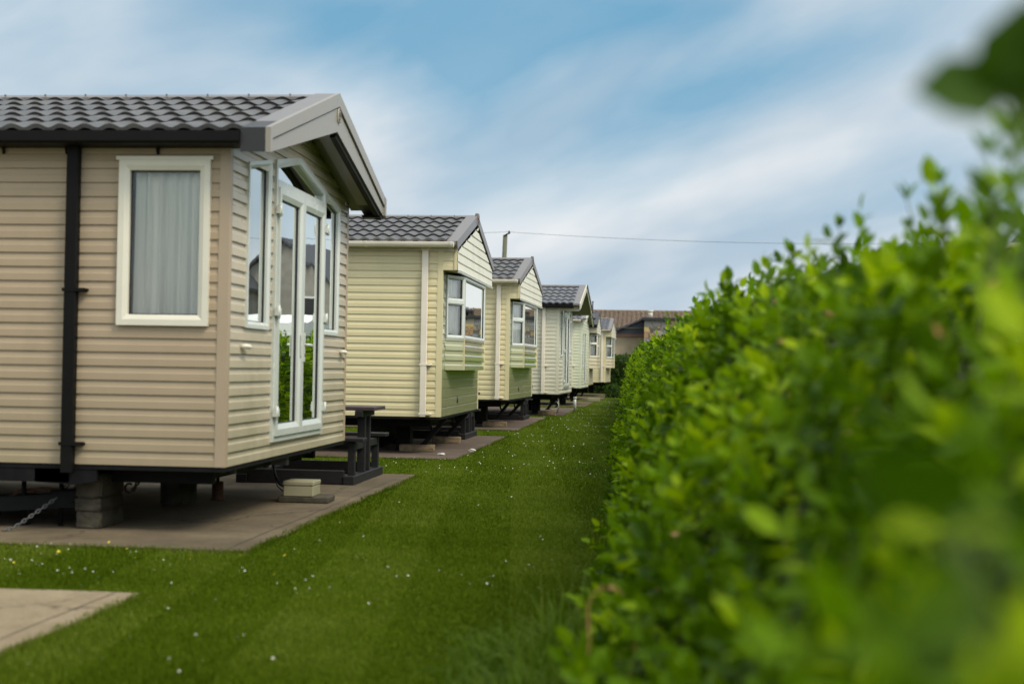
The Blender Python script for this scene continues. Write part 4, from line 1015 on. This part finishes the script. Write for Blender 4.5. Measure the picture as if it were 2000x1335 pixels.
# ------------------------------------------------------------------ far end: hedge, bungalow, stone annexe
fh = empty('hedge', (-2, 73, 0), label='dark clipped hedge across the far end below the tan wall', cat='hedge')
n = 7000; x = -9+11*rng.random(n); q = rng.random(n)
pz = np.where(q < .75, q/.75*1.72, 1.72); py = np.where(q < .75, 70.2, 70.2+(q-.75)*5); P = np.stack([x, py+rng.normal(size=n)*.08, pz+rng.normal(size=n)*.07+.06*np.sin(x*3)], -1)
P[:, 2] = np.maximum(.08, P[:, 2])
V = sprigs(P, rng.normal(size=(n, 3))*.6+np.array([0, -.7, .4]), 5, np.full(n, .12), .10, tpl=LEAF_LO)
o = scatter_mesh('foliage', V, LEAF_LO[1], np.clip(.4+.3*rng.normal(size=len(V)), 0, 1), 'leaf_dark'); o.parent = fh; o.matrix_parent_inverse = Matrix.Translation((2, -73, 0))
m = mb('twig'); m.box((-9, 70.35, 0), (2, 71.5, 1.6)); o = m.build('branches'); o.parent = fh; o.matrix_parent_inverse = Matrix.Translation((2, -73, 0))  # solid core, coloured dark for the shade inside the hedge
def bush(loc, r, lab, seed, n=900, mat='leaf_dark', lsz=.09, name='bush'):
    b = empty(name, loc, label=lab, cat='shrub')
    g = np.random.default_rng(seed); d = norm(g.normal(size=(n, 3))); d[:, 2] = np.abs(d[:, 2])
    P = d*np.array(r)*(.55+.45*g.random(n))[:, None]*(1+.15*np.sin(d[:, :1]*7)); P[:, 2] += .02
    V = sprigs(P, d+g.normal(size=(n, 3))*.4, 5, np.full(n, .12), lsz, tpl=LEAF_LO)
    o = scatter_mesh('foliage', V, LEAF_LO[1], np.clip(.4+.3*g.normal(size=len(V)), 0, 1), mat, b)
    m = mb('twig')
    for k in range(7):
        a = k*.9; m.tube([(0, 0, 0), (r[0]*.5*math.cos(a), r[1]*.5*math.sin(a), r[2]*.6)], [.03, .01], 5)
    m.build('branches', b)
bush((-1.75, 60.5, 0), (.30, .4, .5), 'low dark shrub beside the last caravan', 3, 350)

bg = empty('bungalow', (-4, 86, 0), label='tan rendered bungalow with orange brown tiled roof at the far end', cat='bungalow')
m = mb('render_tan'); m.box((-12, -2.8, 0), (5.9, 5.5, 3.40)); w_ = m.build('wall', bg)
m = mb('pantile'); zr_, ze_ = 4.72, 3.58
tiled_slope(m, -12.5, 10.0, -3.1, ze_, 1.4, zr_, pitch=.27, rows=11, A=.045, B=.035); tiled_slope(m, -12.5, 10.0, 5.9, ze_, 1.4, zr_, pitch=.27, rows=11, A=.045, B=.035)
m.face([(-12.4, -3.0, ze_-.06), (9.9, -3.0, ze_-.06), (9.9, 5.8, ze_-.06), (-12.4, 5.8, ze_-.06)])
m.face([(10.0, -3.0, ze_-.05), (10., 5.8, ze_-.05), (10., 1.4, zr_)]); rf = m.build('roof', bg)
m = mb('pantile'); m.tube([(-12.5, 1.4, zr_+.02), (10., 1.4, zr_+.02)], .10, 8); m.build('ridge_cap', rf)
m = mb('dark_void'); m.box((-12.4, -3.25, ze_-.20), (5.9, -3.05, ze_-.02)); m.build('gutter', rf)
m = mb('brown_board'); m.box((-12.4, -3.02, 3.18), (2.6, -2.83, 3.375)); m.build('fascia_board', bg)
m = mb('steel_black'); m.tube([(.12, 1.2, 4.6), (.12, 1.2, 5.30)], .035, 8); m.tube([(.12, 1.2, 5.28), (.12, 1.2, 5.33)], .06, 8); m.build('flue', rf)

an = empty('stone_annexe', (.55, 79.3, 0), label='flat roofed annexe of rough coloured stone beside the tan bungalow', cat='annexe')
m = mb('rubble'); m.box((-1.2, 0, 0), (5.5, 3.4, 3.95)); m.build('wall', an)
m = mb('dark_void'); m.box((-1.35, -.12, 3.953), (5.7, 3.6, 4.09)); m.build('flat_roof', an)
m = mb('upvc_cream'); m.tube([(-.86, .2, 4.09), (-.86, .2, 4.46)], .12, 12); m.tube([(-.86, .2, 4.42), (-.86, .2, 4.5)], .16, 12); m.build('flue', an)
lt = empty('lean_to', (-.66, 80.2, 0), label='black boarded lean-to with sloping roof edge between bungalow and stone annexe', cat='lean-to')
m = mb('dark_void'); m.prism([(-1.35, 0, 3.42), (0, 0, 3.42), (0, 0, 4.0), (-.02, 0, 4.03)], (0, 1.5, 0)); m.box((-2.0, .02, 3.20), (0, 1.4, 3.415)); m.build('boarding', lt)
m = mb('brown_board'); m.box((-2.0, .0, 3.03), (0, 1.45, 3.197)); m.build('beam', lt)
m = mb('slate'); m.bar((-1.5, .7, 3.42), (.05, .7, 4.10), 1.7, .09); m.build('roof', lt)
m = mb('galv'); m.bar((-1.5, -.17, 3.44), (-1.42, -.17, 3.48), .03, .12); m.bar((-.08, -.17, 4.06), (.05, -.17, 4.12), .03, .10); m.box((-1.35, -.19, 3.52), (0, -.16, 3.55)); m.build('gutter', lt)

# ------------------------------------------------------------------ telegraph poles and cable
def tpole(loc, H, lab, lean=0):
    r = empty('telegraph_pole', loc, label=lab, cat='telegraph pole', group='telegraph poles carrying the cable')
    m = mb('pole'); m.tube([(0, 0, 0), (lean*.5, 0, H*.5), (lean, 0, H)], [.15, .13, .11], 12); m.build('shaft', r)
    m = mb('steel_black'); m.bar((lean-.05, -.1, H-.05), (lean+.25, -.1, H+.12), .05, .07); m.tube([(lean+.2, -.1, H+.05), (lean+.2, -.1, H+.2)], .04, 8); m.build('bracket', r)
    return r
tpole((-7.7, 70, 0), 7.75, 'bare telegraph pole rising behind the caravan roofs', .2)
tpole((22, 66, 0), 7.4, 'telegraph pole beyond the hedge at the right, outside the view')
tpole((-33, 72, 0), 7.9, 'telegraph pole far left behind the caravans, outside the view')
def cable(a, b, sag, off=0):
    a = Vector(a); b = Vector(b); n = 30
    return [a.lerp(b, i/n)+Vector((0, 0, -sag*4*(i/n)*(1-i/n))) for i in range(n+1)]
m = mb('cable'); m.tube(cable((-7.4, 69.9, 7.9), (22.1, 65.9, 7.5), .45), .008, 5); m.tube(cable((-7.4, 69.9, 7.9), (-32.8, 71.9, 8.0), .3), .008, 5)
o = m.build('overhead_cable'); tag(o, 'thin overhead cable crossing the sky from the pole', 'cable')

# ------------------------------------------------------------------ touring caravan behind the hedge
tc = empty('touring_caravan', (4.0, 15.6, 0), label='cream caravan behind the hedge at right, only its arched roof showing', cat='touring caravan')
prof = [(-1.35, .4), (-1.35, 2.2), (-1.2, 2.36), (-.75, 2.6), (-.65, 2.62), (1.6, 2.62), (1.7, 2.5), (1.7, .4)]
m = mb('cream_gable'); m.prism([(x, 0, z) for x, z in prof], (0, 6, 0)); m.build('body', tc)
m = mb('gasket'); m.tube([(-.62+.0, -.012, 1.7), (-.62, -.012, 2.30), (-.50, -.012, 2.46), (-.28, -.012, 2.55), (.0, -.012, 2.585), (.9, -.012, 2.59), (1.2, -.012, 2.5)], .014, 6); m.build('trim_seal', tc)
m = mb('gasket'); m.box((.05, -.02, 1.5), (1.2, -.002, 2.38)); m.build('window', tc)
for y in (2.5, ):
    for x in (-1.38, 1.5):
        m = mb('gasket'); m.tube([(x, y, .33), (x+.2, y, .33)], .33, 20); m.build('wheel', tc)

# ------------------------------------------------------------------ houses beyond the hedge (seen as reflections in the caravan glass)
def house(loc, w, d, h, hr, rz, lab, wall='render_grey', gable_front=True):
    r = empty('house', loc, rz, label=lab, cat='house', group='houses beyond the hedge, seen reflected in the glass')
    m = mb(wall); m.box((-w/2, -d/2, 0), (w/2, d/2, h))
    for y in (-d/2, d/2): m.face([(-w/2, y, h), (w/2, y, h), (0, y, hr-.1)])
    m.build('wall', r)
    m = mb('slate')
    for s in (-1, 1): m.prism([(s*(w/2+.25), -d/2-.25, h-.12), (0, -d/2-.25, hr), (0, -d/2-.25, hr+.14), (s*(w/2+.3), -d/2-.25, h+.02)], (0, d+.5, 0))
    rr = m.build('roof', r)
    for x in (-w*.25, w*.25):
        for z in (1.0, 3.4):
            if z+1.3 > h: continue
            m = mb('render_white'); m.box((x-.6, -d/2-.03, z), (x+.6, -d/2+.02, z+1.3)); f = m.build('window', r)
            m = mb('gasket'); m.box((x-.5, -d/2-.045, z+.1), (x+.5, -d/2-.031, z+1.2)); m.build('pane', f)
HS = [(9.6, 84, 7, 4.6, 6.6, 0, 'narrow grey gabled house beyond the hedge, leftmost'), (13.0, 76, 6, 5.0, 7.6, .1, 'tall grey gabled house beyond the hedge, second from the left'),
      (17.5, 68, 7, 4.8, 8.2, -.1, 'grey gabled house with steep slate roof beyond the hedge'), (21.5, 74, 8, 5.5, 8.8, .2, 'largest grey house beyond the hedge'), (26, 60, 7, 4.5, 7.2, .3, 'grey house at the right beyond the hedge')]
for x, y, w, h, hr, rz, lab in HS: house((x, y, 0), w, 8, h, hr, rz, lab)
wc = empty('static_caravan', (2.6, 34, 0), label='white caravan standing beyond the hedge, hidden behind it', cat='static caravan', group='white caravans beyond the hedge')
m = mb('render_white'); m.box((0, 0, .5), (8, 3, 2.2)); m.prism([(0, 0, 2.2), (0, 3, 2.2), (0, 1.5, 2.45)], (8, 0, 0)); m.build('wall', wc)
m = mb('gasket'); m.box((-.02, .6, 1.1), (-.001, 2.4, 1.8)); m.build('window', wc)
c = copy_tree(wc); c.location = (3.2, 46, 0); c['label'] = 'second white caravan beyond the hedge, farther down'
def tree(loc, h, r, lab, seed):
    t = empty('tree', loc, label=lab, cat='tree'); g = np.random.default_rng(seed)
    m = mb('pole'); m.tube([(0, 0, 0), (.1, 0, h*.4), (0, .1, h*.8)], [.22, .15, .05], 8)
    for k in range(8):
        a = k*2.4; z = h*(.35+.05*k); m.tube([(0, 0, z), (r*.7*math.cos(a), r*.7*math.sin(a), z+h*.2)], [.08, .02], 5)
    m.build('trunk', t); n = 2500; cl = norm(g.normal(size=(30, 3)))*np.array([r*.7, r*.7, h*.3])+np.array([0, 0, h*.65])
    P = cl[g.integers(0, 30, n)]+g.normal(size=(n, 3))*r*.2
    V = sprigs(P, g.normal(size=(n, 3))+np.array([0, 0, .5]), 5, np.full(n, .2), .17, tpl=LEAF_LO)
    scatter_mesh('crown', V, LEAF_LO[1], np.clip(.4+.3*g.normal(size=len(V)), 0, 1), 'leaf_dark', t)
tree((6.0, 60, 0), 4.6, 1.3, 'small dark tree beyond the hedge, hidden behind it', 4)

# ------------------------------------------------------------------ sky and light
SUN_EL, SUN_AZ = math.radians(50), math.radians(124)      # azimuth measured from +Y towards +X
world = bpy.data.worlds.new('World'); scene.world = world; world.use_nodes = True
nt = world.node_tree; bgn = nt.nodes['Background']; STR = .1; bgn.inputs[1].default_value = STR
sky = nt.nodes.new('ShaderNodeTexSky'); sky.sky_type = 'NISHITA'; sky.sun_disc = False; sky.sun_elevation = SUN_EL; sky.sun_rotation = SUN_AZ
sky.air_density = 1.0; sky.dust_density = .6; sky.ozone_density = 2.0
tcn = nt.nodes.new('ShaderNodeTexCoord'); D = tcn.outputs['Generated']
sep = nt.nodes.new('ShaderNodeSeparateXYZ'); nt.links.new(D, sep.inputs[0])
def mth(op, a, b=None, cl=False):
    n = nt.nodes.new('ShaderNodeMath'); n.operation = op; n.use_clamp = cl
    for i, v in enumerate((a, b)):
        if v is None: continue
        if hasattr(v, 'is_output'): nt.links.new(v, n.inputs[i])
        else: n.inputs[i].default_value = v
    return n.outputs[0]
az = mth('ARCTAN2', sep.outputs[0], sep.outputs[1])       # 0 along the lawn, + to the right
el = mth('ARCSINE', sep.outputs[2])
def band(a0, e0, ang, sl, sw, gain):
    """soft elongated patch in azimuth/elevation, radians"""
    ca, sa = math.cos(ang), math.sin(ang)
    da = mth('SUBTRACT', az, a0); de = mth('SUBTRACT', el, e0)
    u = mth('DIVIDE', mth('ADD', mth('MULTIPLY', da, ca), mth('MULTIPLY', de, sa)), sl)
    v = mth('DIVIDE', mth('SUBTRACT', mth('MULTIPLY', de, ca), mth('MULTIPLY', da, sa)), sw)
    r = mth('ADD', mth('MULTIPLY', u, u), mth('MULTIPLY', v, v))
    return mth('MULTIPLY', mth('POWER', 2.718, mth('MULTIPLY', r, -1.0)), gain)
cmb = nt.nodes.new('ShaderNodeCombineXYZ')
zc = mth('MAXIMUM', sep.outputs[2], .04)
# rotate the cloud-plane so streaks climb to the right
pu = mth('ADD', mth('MULTIPLY', az, .93), mth('MULTIPLY', el, .36)); pv = mth('SUBTRACT', mth('MULTIPLY', el, .93), mth('MULTIPLY', az, .36))
nt.links.new(mth('MULTIPLY', pu, 3.2), cmb.inputs[0]); nt.links.new(mth('MULTIPLY', pv, 8.5), cmb.inputs[1])
def wn(scale, det, rough, off):
    n = nt.nodes.new('ShaderNodeTexNoise'); n.inputs['Scale'].default_value = scale; n.inputs['Detail'].default_value = det; n.inputs['Roughness'].default_value = rough
    mp = nt.nodes.new('ShaderNodeMapping'); mp.inputs['Location'].default_value = off; nt.links.new(cmb.outputs[0], mp.inputs[0]); nt.links.new(mp.outputs[0], n.inputs['Vector']); n.inputs['Distortion'].default_value = .35
    return n.outputs[0]
na = wn(1.3, 5, .5, (1.3, 4.1, 0)); nb_ = wn(3.0, 6, .55, (7.7, 2.2, 0))
blue = band(-.11, .235, .05, .15, .055, 1.0)              # blue gap at the top
for b_ in (band(-.13, .185, 1.25, .07, .045, .55), band(-.02, .165, .42, .13, .030, .6), band(.10, .205, .30, .13, .026, .5), band(.16, .125, .25, .14, .022, .32),
           band(-.27, .245, -.1, .09, .03, .35), band(-.42, .24, .0, .2, .09, .38), band(.02, .245, .0, .09, .02, .4), band(-.04, .115, .35, .08, .018, .3)):
    blue = mth('ADD', blue, b_)
fld = mth('MULTIPLY', mth('SUBTRACT', na, .5), 1.1); fld2 = mth('MULTIPLY', mth('SUBTRACT', nb_, .5), .5)
blue = mth('ADD', mth('ADD', blue, fld), fld2)
# away from the photographed part of the sky the cover is an even broken sheet
hor = nt.nodes.new('ShaderNodeMapRange'); hor.inputs[1].default_value = .02; hor.inputs[2].default_value = .13; hor.interpolation_type = 'SMOOTHSTEP'; nt.links.new(el, hor.inputs[0])
blue = mth('MULTIPLY', blue, hor.outputs[0], True)
rampc = nt.nodes.new('ShaderNodeValToRGB'); e = rampc.color_ramp.elements
wr = wn(.9, 4, .5, (3.3, 9.1, 0))
cl_lo, cl_hi = (.47, .59, .70), (.84, .87, .89)
e[0].position = .38; e[0].color = (*[c/STR for c in cl_lo], 1); e[1].position = .60; e[1].color = (*[c/STR for c in cl_hi], 1)
nt.links.new(wr, rampc.inputs[0])
# brighter towards the zenith and the sun, as any thin cloud sheet is
zen = nt.nodes.new('ShaderNodeMapRange'); zen.inputs[1].default_value = .0; zen.inputs[2].default_value = 1.0; zen.inputs[3].default_value = 1.0; zen.inputs[4].default_value = 2.7
dsun = nt.nodes.new('ShaderNodeVectorMath'); dsun.operation = 'DOT_PRODUCT'; nt.links.new(D, dsun.inputs[0]); dsun.inputs[1].default_value = (math.cos(SUN_EL)*math.sin(SUN_AZ), math.cos(SUN_EL)*math.cos(SUN_AZ), math.sin(SUN_EL))
nt.links.new(mth('SUBTRACT', dsun.outputs['Value'], .12), zen.inputs[0])
vm = nt.nodes.new('ShaderNodeVectorMath'); vm.operation = 'SCALE'; nt.links.new(rampc.outputs[0], vm.inputs[0]); nt.links.new(zen.outputs[0], vm.inputs['Scale'])
# clear sky colour: Nishita with a thin veil
veil = nt.nodes.new('ShaderNodeMix'); veil.data_type = 'RGBA'; veil.blend_type = 'MIX'; veil.inputs[0].default_value = .85
veil.inputs[7].default_value = (.105/STR, .38/STR, .60/STR, 1); nt.links.new(sky.outputs[0], veil.inputs[6])
mxw = nt.nodes.new('ShaderNodeMix'); mxw.data_type = 'RGBA'; nt.links.new(mth('MULTIPLY', blue, .82, True), mxw.inputs[0]); nt.links.new(vm.outputs[0], mxw.inputs[6]); nt.links.new(veil.outputs[2], mxw.inputs[7])
nt.links.new(mxw.outputs[2], bgn.inputs[0])

sd = bpy.data.lights.new('Sun', 'SUN'); sd.energy = 2.6; sd.angle = math.radians(18); sd.color = (1, .91, .74)
so = bpy.data.objects.new('Sun', sd); col.objects.link(so)
dirv = Vector((math.cos(SUN_EL)*math.sin(SUN_AZ), math.cos(SUN_EL)*math.cos(SUN_AZ), math.sin(SUN_EL)))
so.rotation_euler = dirv.to_track_quat('Z', 'Y').to_euler()

# ------------------------------------------------------------------ camera
f_, CX, CY, rl_, h_ = 2778., 1000., 667.5, .0150, 1.2
Yc = Vector(((1280-CX)/f_, -(722-CY)/f_, 1.)).normalized(); Uc = Vector((math.sin(rl_), math.cos(rl_), 0)); Uc = (Uc-Uc.dot(Yc)*Yc).normalized(); Xc = Uc.cross(Yc)
if Xc.x < 0: Xc = -Xc
right = Vector((Xc.x, Yc.x, Uc.x)); up = Vector((Xc.y, Yc.y, Uc.y)); fwd = Vector((Xc.z, Yc.z, Uc.z))
cam = bpy.data.cameras.new('Camera'); cam.lens = 50; cam.sensor_width = 36; cam.clip_start = .02; cam.clip_end = 3000
cam.dof.use_dof = True; cam.dof.focus_distance = 21; cam.dof.aperture_fstop = 2.0
co = bpy.data.objects.new('Camera', cam); col.objects.link(co)
mat4 = Matrix.Identity(4)
for i in range(3): mat4[i][0] = right[i]; mat4[i][1] = up[i]; mat4[i][2] = -fwd[i]
mat4[2][3] = h_; co.matrix_world = mat4
scene.camera = co
scene.view_settings.view_transform = 'Standard'; scene.view_settings.look = 'None'; scene.view_settings.exposure = 0; scene.view_settings.gamma = 1
